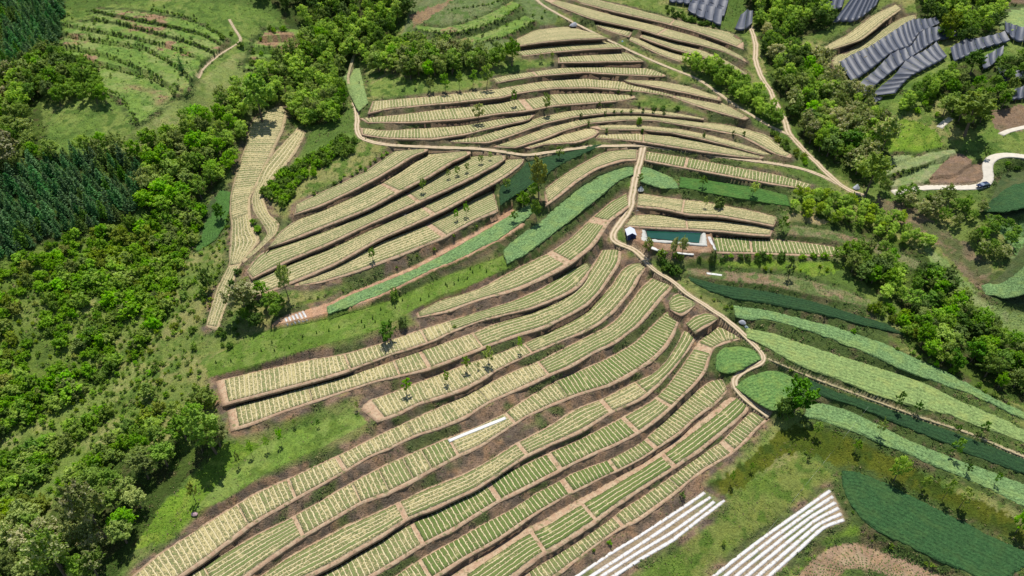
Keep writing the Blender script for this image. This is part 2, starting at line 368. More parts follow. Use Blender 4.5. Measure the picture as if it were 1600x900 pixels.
G('brightgrass', '1375,225 1390,185 1440,190 1475,215 1470,240 1400,245')
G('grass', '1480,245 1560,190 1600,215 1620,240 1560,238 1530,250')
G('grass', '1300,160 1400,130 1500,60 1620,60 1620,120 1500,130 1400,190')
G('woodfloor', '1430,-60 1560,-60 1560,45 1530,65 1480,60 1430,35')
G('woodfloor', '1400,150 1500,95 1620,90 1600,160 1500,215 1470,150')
G('brownbank', '1370,305 1440,330 1520,390 1560,430 1535,460 1480,400 1430,360 1370,330')
G('palegreen', '1440,370 1500,430 1560,480 1620,500 1620,560 1520,480 1450,410')
G('tealfield', '1545,340 1620,320 1620,480 1540,460 1590,400')
G('brown', '1540,175 1620,160 1620,200 1560,210')
G('brown', '1540,-30 1620,-30 1620,14 1560,12')
G('woodfloor', '1240,330 1330,340 1440,390 1480,440 1620,560 1620,640 1500,600 1390,520 1430,490 1310,420 1440,400 1300,370')
G('strawdry', '1225,340 1250,330 1300,345 1240,362')
OPEN = [P(q) for q in ('250,555 215,555 150,605 60,662 -60,720 -60,745 70,695 160,645 232,592', '146,462 160,474 124,522 106,562 92,562 110,510', '52,775 100,705 195,640 218,655 130,722 72,795')]
for q in OPEN: COVER.append(('openslope', q))
# ------------------------------------------------------------------ levels: every field, crop and track gets its own world outline
def level_strip(up, lo, step=1.2, n=None, square=False, tilt=False, dz=0.0):
    """edges in the photograph -> two world edges at the level of the strip's middle line"""
    m = max(len(up), len(lo)) * 8
    u = smooth_line(up, m); l = smooth_line(lo, m)
    mid = hit(0.5 * (u + l))
    z = mid[:, 2].copy()
    length = np.linalg.norm(np.diff(mid[:, :2], axis=0), axis=1).sum()
    k = max(3, m // 5)
    zp = np.pad(z, k, mode='edge'); z = np.convolve(zp, np.ones(2 * k + 1) / (2 * k + 1), 'valid')
    z = z + dz
    zu = zl = z
    if tilt:                                  # a field that keeps the fall of the slope
        sm = lambda q: np.convolve(np.pad(q, k, mode='edge'), np.ones(2 * k + 1) / (2 * k + 1), 'valid')
        zu, zl = sm(hit(u)[:, 2]), sm(hit(l)[:, 2])
    d = rays(u); uw = CAM + d * ((zu - CAM[2]) / d[:, 2])[:, None]
    d = rays(l); lw = CAM + d * ((zl - CAM[2]) / d[:, 2])[:, None]
    n = n or int(np.clip(length / step, 8, 400))
    # resample by the length of the middle line
    midw = 0.5 * (uw + lw)
    s = np.concatenate([[0], np.cumsum(np.linalg.norm(np.diff(midw[:, :2], axis=0), axis=1))])
    t = np.linspace(0, s[-1], n)
    rs = lambda a: np.stack([np.interp(t, s, a[:, k]) for k in range(3)], 1)
    pm = np.stack([np.interp(t, s, 0.5 * (u + l)[:, k]) for k in range(2)], 1)
    if square:                                # pair the edges squarely across the strip
        c = rs(midw)[:, :2]
        for _ in range(int(n * .08) + 2): c[1:-1] = .25 * c[:-2] + .5 * c[1:-1] + .25 * c[2:]
        g = np.gradient(c, axis=0); g /= np.linalg.norm(g, axis=1)[:, None] + 1e-9
        out = []
        for e in (uw, lw):
            ix = np.interp(t, s, np.arange(m))
            a = (e[None, :, 0] - c[:, None, 0]) * g[:, None, 0] + (e[None, :, 1] - c[:, None, 1]) * g[:, None, 1]
            pen = np.abs(np.arange(m)[None, :] - ix[:, None]) / m
            a = np.abs(a) + np.where(pen > .22, 1e3, pen * 2.0)
            j = a.argmin(1).astype(float)
            j = 0.5 * (np.maximum.accumulate(j) + np.minimum.accumulate(j[::-1])[::-1])
            j[0], j[-1] = 0, m - 1
            w = np.clip(np.minimum(np.arange(n), np.arange(n)[::-1]) / max(3.0, n * .05), 0, 1)
            j = j * w + ix * (1 - w)
            for _ in range(int(n * .03) + 2): j[1:-1] = .25 * j[:-2] + .5 * j[1:-1] + .25 * j[2:]
            out.append(np.stack([np.interp(j, np.arange(m), e[:, k]) for k in range(3)], 1))
        return dict(u=out[0], l=out[1], pm=pm, len=s[-1])
    return dict(u=rs(uw), l=rs(lw), pm=pm, len=s[-1])

for f in FIELDS:
    f.update(level_strip(f['up'], f['lo'], square=True, tilt=f['tilt']))
    # the earth rim round the beds
    v = f['u'] - f['l']; w = np.linalg.norm(v[:, :2], axis=1)[:, None]
    f['bu'], f['bl'] = f['u'], f['l']
    f['u'] = f['bu'] + v / np.maximum(w, .5) * np.minimum(.55, .09 * w); f['l'] = f['bl'] - v / np.maximum(w, .5) * np.minimum(1.15, .17 * w)
for f in CROPS: f.update(level_strip(f['up'], f['lo'], 1.0))
for f in LEVELS: f.update(level_strip(f['up'], f['lo'], 2.0, dz=f['dz']))
for t in TRACKS:
    c = hit(smooth_line(t['pl'], len(t['pl']) * 6))
    ln = np.linalg.norm(np.diff(c[:, :2], axis=0), axis=1).sum()
    c = smooth_line(c, int(max(8, ln / 1.0)), 6)
    g = np.gradient(c[:, :2], axis=0); g /= np.linalg.norm(g, axis=1)[:, None] + 1e-9
    nrm = np.stack([-g[:, 1], g[:, 0]], 1)
    s = np.arange(len(c)) * 1.0
    w = t['w'] / 2
    j1 = w * (1 + (0.35 if t['kind'] != 'concrete' else 0.06) * (vnoise(s, s * 0 + 3, 3, 21) - .5))
    j2 = w * (1 + (0.35 if t['kind'] != 'concrete' else 0.06) * (vnoise(s, s * 0 + 9, 3, 22) - .5))
    t['u'] = np.column_stack([c[:, :2] + nrm * j1[:, None], c[:, 2]])
    t['l'] = np.column_stack([c[:, :2] - nrm * j2[:, None], c[:, 2]])
    t['len'] = ln

# ------------------------------------------------------------------ terrain grid (one sheet to the horizon)
def axis(a, b, step, far, n):
    core = np.arange(a, b + 1e-6, step)
    g = np.geomspace(step * 1.5, far, n); g = np.cumsum(g * (far / np.sum(g)))
    return np.concatenate([(a - g)[::-1], core, b + g])
GX = axis(-320, 320, 0.5, 2600, 28)
GY = axis(60, 415, 0.42, 2600, 28)
XX, YY = np.meshgrid(GX, GY)                  # rows run along y
BASE = H0(XX, YY)
delta = np.zeros_like(BASE); known = np.zeros(BASE.shape, np.float32)
pid = np.zeros(BASE.shape, np.int16)          # what lies here
PIDS = ['none']

def box_of(pts, pad):
    x0, y0 = pts[:, :2].min(0) - pad; x1, y1 = pts[:, :2].max(0) + pad
    i0, i1 = np.searchsorted(GX, [x0, x1]); j0, j1 = np.searchsorted(GY, [y0, y1])
    return slice(max(j0 - 1, 0), j1 + 1), slice(max(i0 - 1, 0), i1 + 1)

def stamp(f, name, drop=0.09):
    ring = np.vstack([f['u'], f['l'][::-1]])
    sl = box_of(ring, 1.0)
    x, y = XX[sl], YY[sl]
    if x.size == 0: return
    m = inside(x, y, ring[:, :2])
    if not m.any(): return
    c = 0.5 * (f['u'] + f['l'])
    px, py = x[m], y[m]
    best = np.full(px.shape, 1e9); z = np.zeros(px.shape)
    cv = f['u'] - f['l']; cs = cv[:, 2] / ((cv[:, :2] ** 2).sum(1) + 1e-6)
    for q_, (a, b) in enumerate(zip(c[:-1], c[1:])):
        dx, dy = b[0] - a[0], b[1] - a[1]
        t = np.clip(((px - a[0]) * dx + (py - a[1]) * dy) / (dx * dx + dy * dy + 1e-9), 0, 1)
        d2 = (px - a[0] - t * dx) ** 2 + (py - a[1] - t * dy) ** 2
        q = d2 < best
        best = np.where(q, d2, best); zz_ = a[2] + t * (b[2] - a[2])
        if abs(cs[q_]) > 1e-4: zz_ = zz_ + cs[q_] * ((px - a[0] - t * dx) * cv[q_, 0] + (py - a[1] - t * dy) * cv[q_, 1])
        z = np.where(q, zz_, z)
    if name not in PIDS: PIDS.append(name)
    dd = delta[sl]; kk = known[sl]; pp = pid[sl]; bb = BASE[sl]
    dd[m] = z - drop - bb[m]; kk[m] = 1; pp[m] = PIDS.index(name)
    delta[sl] = dd; known[sl] = kk; pid[sl] = pp
for f in LEVELS: stamp(f, f['kind'], 0.0)
for f in CROPS: stamp(f, 'crop')
for f in FIELDS: stamp(f, 'field')
for t in TRACKS: stamp(t, t['kind'], 0.10)

def pushpull(d, w):
    lv = [(d * w, w)]
    while min(lv[-1][0].shape) > 4:
        a, b = lv[-1]
        h, v = a.shape; a = np.pad(a, ((0, h % 2), (0, v % 2))); b = np.pad(b, ((0, h % 2), (0, v % 2)))
        f = lambda q: q[0::2, 0::2] + q[1::2, 0::2] + q[0::2, 1::2] + q[1::2, 1::2]
        a, b = f(a), f(b)
        sclamp = np.maximum(b, 1.0)
        lv.append((a / sclamp, b / sclamp))
    r = lv[-1][0] / np.maximum(lv[-1][1], 1e-4)
    for a, b in lv[-2::-1]:
        up = np.repeat(np.repeat(r, 2, 0), 2, 1)[:a.shape[0], :a.shape[1]]
        bb = np.clip(b, 0, 1)
        r = a + (1 - bb) * up if b is lv[0][1] else (a + (1 - bb) * up)
    return r
w0 = np.where(known > 0, 1.0, 0.0006)
fill = pushpull(delta, w0)
km = known > 0
dsolve = np.where(km, delta, fill)
for it in range(60):
    p = np.pad(dsolve + BASE, 1, mode='edge') - np.pad(BASE, 1, mode='edge')
    avg = 0.25 * (p[:-2, 1:-1] + p[2:, 1:-1] + p[1:-1, :-2] + p[1:-1, 2:])
    dsolve = np.where(km, delta, avg)
def blur(a, r, n=2):
    for _ in range(n):
        for ax in (0, 1):
            c = np.cumsum(np.pad(a, [(r + 1, r) if k == ax else (0, 0) for k in (0, 1)], mode='edge'), axis=ax)
            m = a.shape[ax]
            a = (np.take(c, range(2 * r + 1, 2 * r + 1 + m), ax) - np.take(c, range(m), ax)) / (2 * r + 1)
    return a
cultiv = np.isin(pid, [PIDS.index(n) for n in ('field', 'mulchbed', 'redsoil', 'pondpad') if n in PIDS]).astype(float)
cropm = np.isin(pid, [PIDS.index(n) for n in ('crop', 'grassterrace', 'ploughed', 'brownbed', 'palegreen', 'stubble') if n in PIDS]).astype(float)
nearf = np.clip(blur(cultiv, 3) * 5.0, 0, 1) * ~km
nearc = np.clip(blur(cropm, 3) * 6.0, 0, 1) * ~km
rough = (fbm(XX, YY, 2.6, 31, 2) - 0.5) * .6 + (vnoise(XX, YY, 1.1, 35) - .5) * .55
ZZ = BASE + dsolve
ZZ = ZZ + np.where(km, 0, rough * (0.30 + 0.8 * nearf + 0.5 * nearc))
ZZ = ZZ + np.where(km & ~np.isin(pid, [PIDS.index(n) for n in ('field', 'crop', 'dirt', 'path', 'concrete') if n in PIDS]), rough * 0.16, 0)

# pond: the basin under the water
pond_px = dict(outer=P('1004,355 1102,361 1105,384 1001,376'), inner=P('1009,359 1096,364 1094,380 1011,372'))
pz = float(np.median([f for f in [hit(np.array([[1050., 370.]]))[0, 2]]]))
i = [k for k, l in enumerate(LEVELS) if l['kind'] == 'pondpad'][0]
pz = float(0.5 * (LEVELS[i]['u'][:, 2].mean() + LEVELS[i]['l'][:, 2].mean()))
POND_OUT = plane_hit(pond_px['outer'], pz + 0.2); POND_IN = plane_hit(pond_px['inner'], pz)
sl = box_of(POND_OUT, 2)
mm = inside(XX[sl], YY[sl], POND_OUT[:, :2] * 0.97 + POND_OUT[:, :2].mean(0) * 0.03)
q = ZZ[sl]; q[mm] = pz - 1.3; ZZ[sl] = q

def ground(x, y):
    """height of the finished land"""
    x = np.atleast_1d(np.asarray(x, float)); y = np.atleast_1d(np.asarray(y, float))
    i = np.clip(np.searchsorted(GX, x) - 1, 0, len(GX) - 2); j = np.clip(np.searchsorted(GY, y) - 1, 0, len(GY) - 2)
    fx = np.clip((x - GX[i]) / (GX[i + 1] - GX[i]), 0, 1); fy = np.clip((y - GY[j]) / (GY[j + 1] - GY[j]), 0, 1)
    return (ZZ[j, i] * (1 - fx) + ZZ[j, i + 1] * fx) * (1 - fy) + (ZZ[j + 1, i] * (1 - fx) + ZZ[j + 1, i + 1] * fx) * fy
def cell(x, y, arr):
    i = np.clip(np.searchsorted(GX, x), 0, len(GX) - 1); j = np.clip(np.searchsorted(GY, y), 0, len(GY) - 1)
    return arr[j, i]
def on_land(px): return hit(px, lambda x, y: ground(x, y))

# ------------------------------------------------------------------ what grows or lies on each bit of ground (albedo)
n1 = fbm(XX, YY, 9.0, 41, 4); n2 = fbm(XX, YY, 2.6, 45, 3); n3 = vnoise(XX, YY, 0.9, 49); n4 = fbm(XX, YY, 30, 52, 2)
def mixc(a, b, t): return a + (np.asarray(b) - a) * t[..., None]
def sstep(a, b, x): t = np.clip((x - a) / (b - a), 0, 1); return t * t * (3 - 2 * t)
def blotch(base, alt, lo=.45, hi=.6, n=None, alt2=None):
    n = n1 if n is None else n
    c = np.broadcast_to(np.asarray(base, float), XX.shape + (3,))
    c = mixc(c, alt, sstep(lo, hi, n))
    if alt2 is not None: c = mixc(c, alt2, sstep(.56, .7, n2))
    return c
KINDS = dict(
    grass=([.075, .125, .028], [.105, .145, .04], [.05, .09, .02]),
    palegrass=([.115, .15, .05], [.14, .16, .065], [.085, .125, .035]),
    greygrass=([.085, .12, .05], [.10, .12, .06], [.06, .10, .03]),
    brightgrass=([.095, .165, .02], [.075, .13, .018], [.12, .17, .03]),
    vivid=([.05, .10, .015], [.085, .14, .02], [.035, .07, .012]),
    olive=([.042, .062, .008], [.062, .074, .010], [.03, .05, .008]),
    meadow=([.075, .12, .024], [.10, .125, .035], [.055, .095, .018]),
    slope=([.09, .125, .034], [.145, .15, .062], [.06, .10, .022]),
    openslope=([.10, .14, .036], [.15, .165, .065], [.085, .13, .03]),
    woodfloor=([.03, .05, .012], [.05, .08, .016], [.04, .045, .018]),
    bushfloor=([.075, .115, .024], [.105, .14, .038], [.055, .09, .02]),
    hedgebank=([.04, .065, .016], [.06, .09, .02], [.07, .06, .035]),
    redpatch=([.26, .18, .10], [.20, .16, .09], [.22, .15, .09]),
    brownbank=([.16, .13, .075], [.09, .11, .04], [.20, .15, .09]),
    brown=([.19, .13, .085], [.15, .12, .07], [.2, .14, .09]),
    tealfield=([.10, .18, .075], [.085, .16, .06], [.12, .19, .08]),
    grassy=([.055, .105, .02], [.075, .125, .025], [.04, .08, .014]),
    palegreen=([.115, .165, .06], [.10, .15, .05], [.14, .17, .08]),
    strawdry=([.33, .26, .13], [.2, .19, .08], [.3, .24, .13]),
)
LEVEL_KINDS = dict(
    redsoil=([.40, .24, .15], [.34, .21, .13], [.43, .28, .18]),
    pondpad=([.26, .16, .10], [.20, .13, .08], [.3, .2, .13]),
    grassy=([.075, .125, .024], [.06, .105, .018], [.095, .135, .035]),
    grass=([.085, .14, .028], [.105, .15, .04], [.06, .10, .02]),
    mulchbed=([.27, .21, .14], [.14, .16, .065], [.25, .2, .13]),
    ploughed=([.28, .19, .125], [.24, .165, .105], [.30, .22, .14]),
    brownbed=([.20, .135, .095], [.17, .12, .08], [.22, .15, .1]),
    palegreen=([.135, .175, .085], [.11, .155, .065], [.16, .18, .10]),
    stubble=([.16, .165, .075], [.22, .16, .10], [.10, .14, .045]),
    grassterrace=([.095, .155, .036], [.125, .165, .058], [.07, .125, .03]),
    field=([.15, .105, .07], [.11, .085, .058], [.18, .12, .08]),
    crop=([.06, .09, .03], [.08, .10, .04], [.05, .08, .03]),
    dirt=([.38, .29, .19], [.40, .31, .21], [.35, .27, .17]),
    path=([.30, .26, .15], [.24, .22, .11], [.33, .28, .17]),
    concrete=([.30, .25, .17], [.26, .22, .14], [.3, .26, .18]),
)
GREENUP = np.array([1.50, 1.46, 1.25])
for k_, v_ in list(KINDS.items()):
    if v_[0][1] > v_[0][0]: KINDS[k_] = tuple(np.array(c_) * GREENUP for c_ in v_)
for k_ in ('grassy', 'grass', 'palegreen', 'grassterrace'): LEVEL_KINDS[k_] = tuple(np.array(c_) * GREENUP for c_ in LEVEL_KINDS[k_])
CC = blotch(*[KINDS['slope'][0], KINDS['slope'][1], .42, .62, n1, KINDS['slope'][2]])
CC = mixc(CC, [.07, .125, .024], sstep(.5, .62, n4) * 0.8)
TUFT = np.full(XX.shape, .5)                  # how much low growth stands here
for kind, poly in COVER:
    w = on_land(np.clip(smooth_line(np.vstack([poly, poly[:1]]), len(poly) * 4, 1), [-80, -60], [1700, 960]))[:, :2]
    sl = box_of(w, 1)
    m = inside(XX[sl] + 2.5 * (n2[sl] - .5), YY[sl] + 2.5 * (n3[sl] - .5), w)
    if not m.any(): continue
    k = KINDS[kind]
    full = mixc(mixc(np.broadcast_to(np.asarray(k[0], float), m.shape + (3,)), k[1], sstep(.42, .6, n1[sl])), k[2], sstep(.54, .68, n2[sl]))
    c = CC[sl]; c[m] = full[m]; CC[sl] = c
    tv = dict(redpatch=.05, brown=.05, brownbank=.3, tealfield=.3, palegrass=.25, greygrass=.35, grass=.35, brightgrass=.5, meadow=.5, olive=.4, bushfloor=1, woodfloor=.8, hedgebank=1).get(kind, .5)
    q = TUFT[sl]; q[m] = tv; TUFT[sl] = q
# banks between terraces
gy, gx = np.gradient(ZZ); gx = gx / np.gradient(XX, axis=1); gy = gy / np.gradient(YY, axis=0)
slope = np.sqrt(gx ** 2 + gy ** 2)
top = sstep(185, 235, YY)                     # higher banks are greener
bank = mixc(np.broadcast_to([.225, .152, .102], XX.shape + (3,)), [.13, .10, .074], sstep(.42, .58, n2))
bank = mixc(bank, [.26, .165, .10], sstep(.62, .76, fbm(XX, YY, 3.2, 61)) * (1 - .6 * top))
bank = mixc(bank, [.085, .088, .042], top * .55)
greenness = sstep(.53, .62, fbm(XX, YY, 9, 63, 3) + .06 * top)
bank = mixc(bank, [.075, .105, .032], greenness * .85)
CC = mixc(CC, bank, np.clip(nearf * (0.55 + 0.6 * sstep(.15, .45, slope)), 0, 1)[..., None][..., 0])
TUFT = np.where(nearf > .35, .42 + .5 * greenness, TUFT)
bank2 = mixc(np.broadcast_to([.062, .095, .026], XX.shape + (3,)), [.14, .11, .06], sstep(.56, .70, n2) * .7)
CC = mixc(CC, bank2, nearc * sstep(.12, .36, slope) * .95)
TUFT = np.where((nearc > .35) & (nearf < .35), 1.0, TUFT)
for name in PIDS[1:]:
    m = pid == PIDS.index(name)
    k = LEVEL_KINDS[name]
    full = mixc(mixc(np.broadcast_to(np.asarray(k[0], float), (m.sum(), 3)), k[1], sstep(.42, .6, n1[m])), k[2], sstep(.5, .66, n2[m]))
    CC[m] = full
    TUFT[m] = dict(grassy=.5, grass=.4, grassterrace=.5, palegreen=.15, stubble=.3, mulchbed=.12).get(name, 0)
m = pid == PIDS.index('grassterrace')
if m.any():   # bare red patches at the back of the old grass terraces
    CC[m] = mixc(CC[m], [.26, .17, .10], (sstep(.60, .70, fbm(XX, YY, 14, 71, 2)) * sstep(.35, .55, n2))[m])
m = pid == PIDS.index('mulchbed')
CC = CC * (0.86 + 0.28 * n3)[..., None]

# ------------------------------------------------------------------ material helpers
def new_mat(name):
    m = bpy.data.materials.new(name); m.use_nodes = True
    return m, m.node_tree, m.node_tree.nodes['Principled BSDF']
def N(t, kind, **kw):
    n = t.nodes.new(kind)
    for k, v in kw.items(): setattr(n, k, v)
    return n
def math_n(t, op, a, b=None, c=None, clamp=False):
    n = N(t, 'ShaderNodeMath', operation=op); n.use_clamp = clamp
    for k, v in enumerate((a, b, c)):
        if v is None: continue
        if isinstance(v, (int, float)): n.inputs[k].default_value = v
        else: t.links.new(v, n.inputs[k])
    return n.outputs[0]
def mix_n(t, fac, a, b, mode='MIX'):
    n = N(t, 'ShaderNodeMix', data_type='RGBA', blend_type=mode)
    n.clamp_result = False
    for s, v in ((0, fac), (6, a), (7, b)):
        if isinstance(v, (int, float)): n.inputs[s].default_value = v
        elif isinstance(v, (tuple, list)): n.inputs[s].default_value = (*v, 1) if len(v) == 3 else v
        else: t.links.new(v, n.inputs[s])
    return n.outputs[2]
def noise_n(t, scale, detail=2, coord=None, rough=.55):
    n = N(t, 'ShaderNodeTexNoise'); n.inputs['Scale'].default_value = scale
    n.inputs['Detail'].default_value = detail; n.inputs['Roughness'].default_value = rough
    if coord is None:
        g = N(t, 'ShaderNodeNewGeometry'); coord = g.outputs['Position']
    t.links.new(coord, n.inputs['Vector'])
    return n.outputs['Fac']
def ramp_n(t, x, lo, hi):
    n = N(t, 'ShaderNodeMapRange', interpolation_type='SMOOTHSTEP')
    t.links.new(x, n.inputs[0]); n.inputs[1].default_value = lo; n.inputs[2].default_value = hi
    return n.outputs[0]
def bump_n(t, h, strength, dist, bsdf):
    b = N(t, 'ShaderNodeBump'); b.inputs['Strength'].default_value = strength; b.inputs['Distance'].default_value = dist
    t.links.new(h, b.inputs['Height']); t.links.new(b.outputs[0], bsdf.inputs['Normal'])
def simple_mat(name, col, rough=.8, var=.25, scale=1.5, bump=.0, spec=.3):
    m, t, b = new_mat(name)
    n = noise_n(t, scale, 4)
    f = math_n(t, 'MULTIPLY_ADD', n, 2 * var, 1 - var)
    t.links.new(mix_n(t, 1.0, col, f, 'MULTIPLY'), b.inputs['Base Color'])
    b.inputs['Roughness'].default_value = rough
    b.inputs['Specular IOR Level'].default_value = spec
    if bump: bump_n(t, n, bump, .2, b)
    return m

m_ground, t, b = new_mat('ground')
at = N(t, 'ShaderNodeAttribute', attribute_name='Col')
na = noise_n(t, 2.2, 5); nb = noise_n(t, .5, 3); nc = noise_n(t, 7.0, 2)
v = math_n(t, 'MULTIPLY_ADD', na, 1.5, .27)
col = mix_n(t, 1.0, at.outputs['Color'], v, 'MULTIPLY')
col = mix_n(t, math_n(t, 'MULTIPLY', ramp_n(t, nb, .4, .7), .3), col, mix_n(t, 1.0, col, (1.35, 1.18, .8), 'MULTIPLY'))
t.links.new(col, b.inputs['Base Color'])
b.inputs['Roughness'].default_value = .95; b.inputs['Specular IOR Level'].default_value = .1
bump_n(t, math_n(t, 'ADD', na, math_n(t, 'MULTIPLY', nc, .5)), .9, .5, b)

# ------------------------------------------------------------------ mesh helpers
def mesh_np(name, verts, faces, mat=None, cols=None, smooth=True, uv=None, link=True, extra=None, skirt=None):
    """verts (n,3), faces (m,k) all of one size"""
    me = bpy.data.meshes.new(name)
    verts = np.ascontiguousarray(verts, np.float32); faces = np.ascontiguousarray(faces, np.int32)
    k = faces.shape[1]
    me.vertices.add(len(verts)); me.vertices.foreach_set('co', verts.ravel())
    me.loops.add(faces.size); me.loops.foreach_set('vertex_index', faces.ravel())
    me.polygons.add(len(faces))
    me.polygons.foreach_set('loop_start', np.arange(0, faces.size, k, dtype=np.int32))
    me.polygons.foreach_set('loop_total', np.full(len(faces), k, np.int32))
    sm = np.full(len(faces), smooth)
    if skirt:
        g = np.ones((skirt[0] - 1, skirt[1] - 1), bool); g[0] = g[-1] = False; g[:, 0] = g[:, -1] = False
        sm = g.ravel()
    me.polygons.foreach_set('use_smooth', sm)
    if cols is not None:
        a = me.color_attributes.new('Col', 'FLOAT_COLOR', 'POINT')
        a.data.foreach_set('color', np.column_stack([cols, np.ones(len(cols))]).astype(np.float32).ravel())
    if extra is not None:
        for an, av in extra.items():
            a = me.attributes.new(an, 'FLOAT', 'POINT'); a.data.foreach_set('value', np.asarray(av, np.float32))
    if uv is not None:
        l = me.uv_layers.new(name='UVMap')
        l.data.foreach_set('uv', np.asarray(uv, np.float32)[faces.ravel()].ravel())
    me.update(calc_edges=True)
    me.validate()
    if mat is not None: me.materials.append(mat)
    if not link: return me
    o = bpy.data.objects.new(name, me); COL.objects.link(o)
    return o
def tag(o, label=None, cat=None, group=None, kind=None):
    if label: o['label'] = label
    if cat: o['category'] = cat
    if group: o['group'] = group
    if kind: o['kind'] = kind
    return o
def empty(name, loc=(0, 0, 0), rz=0.0):
    o = bpy.data.objects.new(name, None); COL.objects.link(o)
    o.empty_display_size = .2
    o.location = loc; o.rotation_euler = (0, 0, rz)
    return o
def grid_faces(n, m):
    """n rows of m points"""
    a = np.arange(n * m).reshape(n, m)
    return np.stack([a[:-1, :-1].ravel(), a[:-1, 1:].ravel(), a[1:, 1:].ravel(), a[1:, :-1].ravel()], 1)

tg = mesh_np('terrain', np.stack([XX.ravel(), YY.ravel(), ZZ.ravel()], 1), grid_faces(*XX.shape), m_ground, CC.reshape(-1, 3))
tag(tg, kind='structure')
# ------------------------------------------------------------------ field soil, beds
def soil_mat(name, c1, c2):
    m, t, b = new_mat(name)
    n = noise_n(t, .9, 4); n2_ = noise_n(t, 5, 3)
    col = mix_n(t, ramp_n(t, n, .35, .65), c1, c2)
    rim = N(t, 'ShaderNodeAttribute', attribute_name='rim').outputs['Fac']
    weeds = noise_n(t, .7, 5)
    col = mix_n(t, math_n(t, 'MULTIPLY', ramp_n(t, weeds, .56, .66), .75), col, (.11, .13, .045))
    dk = noise_n(t, 1.7, 4)
    col = mix_n(t, math_n(t, 'MULTIPLY', ramp_n(t, dk, .52, .66), .6), col, (.20, .13, .085))
    col = mix_n(t, 1.0, col, math_n(t, 'MULTIPLY_ADD', n2_, .7, .65), 'MULTIPLY')
    col = mix_n(t, rim, col, (.165, .118, .08))
    t.links.new(col, b.inputs['Base Color'])
    b.inputs['Roughness'].default_value = .95; b.inputs['Specular IOR Level'].default_value = .1
    bump_n(t, n2_, .6, .15, b)
    return m
SOIL = dict(tan=soil_mat('field_earth', (.36, .235, .15), (.42, .315, .205)), straw=soil_mat('straw_earth', (.36, .29, .16), (.42, .33, .19)))

m_bed, t, b = new_mat('crop_beds')
uvn = N(t, 'ShaderNodeUVMap'); uvn.uv_map = 'UVMap'
sep = N(t, 'ShaderNodeSeparateXYZ'); t.links.new(uvn.outputs[0], sep.inputs[0])
ga = N(t, 'ShaderNodeAttribute', attribute_name='green')
oi = N(t, 'ShaderNodeObjectInfo')
wob = noise_n(t, .55, 3); wob2 = noise_n(t, 2.4, 2)
x = math_n(t, 'ADD', sep.outputs[0], math_n(t, 'MULTIPLY_ADD', wob, .44, -.22))
x = math_n(t, 'ADD', x, math_n(t, 'MULTIPLY_ADD', wob2, .30, -.15))
f = math_n(t, 'ABSOLUTE', math_n(t, 'SUBTRACT', math_n(t, 'FRACT', x), .5))    # 0 in the bed middle, .5 in the furrow
bedm = math_n(t, 'SUBTRACT', 1.0, ramp_n(t, f, .33, .44))
leaf = noise_n(t, 2.1, 4, rough=.7); patch = noise_n(t, .16, 3); fine = noise_n(t, 6.0, 2)
# green cover: leaf noise against a threshold that falls with the cover wanted
g = math_n(t, 'ADD', ga.outputs['Fac'], math_n(t, 'MULTIPLY_ADD', patch, .75, -.40))
g = math_n(t, 'ADD', g, math_n(t, 'MULTIPLY_ADD', oi.outputs['Random'], .10, -.05))
lv = math_n(t, 'ADD', math_n(t, 'MULTIPLY_ADD', leaf, 1.7, -.35), math_n(t, 'MULTIPLY_ADD', g, .50, -.21))
lv = math_n(t, 'SUBTRACT', lv, math_n(t, 'MULTIPLY', f, .16))
wn = N(t, 'ShaderNodeTexWhiteNoise', noise_dimensions='1D')
t.links.new(math_n(t, 'ADD', math_n(t, 'FLOOR', x), math_n(t, 'MULTIPLY', oi.outputs['Random'], 311.0)), wn.inputs['W'])
lv = math_n(t, 'ADD', lv, math_n(t, 'MULTIPLY_ADD', wn.outputs['Value'], .16, -.08))
gap = noise_n(t, .42, 4)
gm = math_n(t, 'MULTIPLY', ramp_n(t, lv, .36, .62), math_n(t, 'MULTIPLY', bedm, math_n(t, 'SUBTRACT', 1.0, math_n(t, 'MULTIPLY', ramp_n(t, gap, .58, .70), .75))))
straw = mix_n(t, patch, (.36, .315, .145), (.46, .385, .20))
furrow = mix_n(t, fine, (.47, .40, .225), (.62, .54, .33))
earth = mix_n(t, ramp_n(t, bedm, 0, 1), furrow, straw)
earth = mix_n(t, 1.0, earth, math_n(t, 'MULTIPLY_ADD', fine, .6, .68), 'MULTIPLY')
leafc = mix_n(t, fine, (.060, .105, .020), (.120, .178, .046))
leafc = mix_n(t, ramp_n(t, patch, .35, .65), leafc, mix_n(t, 1.0, leafc, (1.25, 1.08, 1.2), 'MULTIPLY'))
pale = math_n(t, 'MULTIPLY', math_n(t, 'SUBTRACT', .95, ga.outputs['Fac'], clamp=True), .75)
leafc = mix_n(t, pale, leafc, (.30, .31, .14))
col = mix_n(t, gm, earth, leafc)
t.links.new(col, b.inputs['Base Color'])
b.inputs['Roughness'].default_value = .9; b.inputs['Specular IOR Level'].default_value = .12
bump_n(t, math_n(t, 'ADD', math_n(t, 'MULTIPLY', bedm, .7), math_n(t, 'MULTIPLY', gm, math_n(t, 'MULTIPLY_ADD', leaf, 1.0, .2))), .8, .3, b)

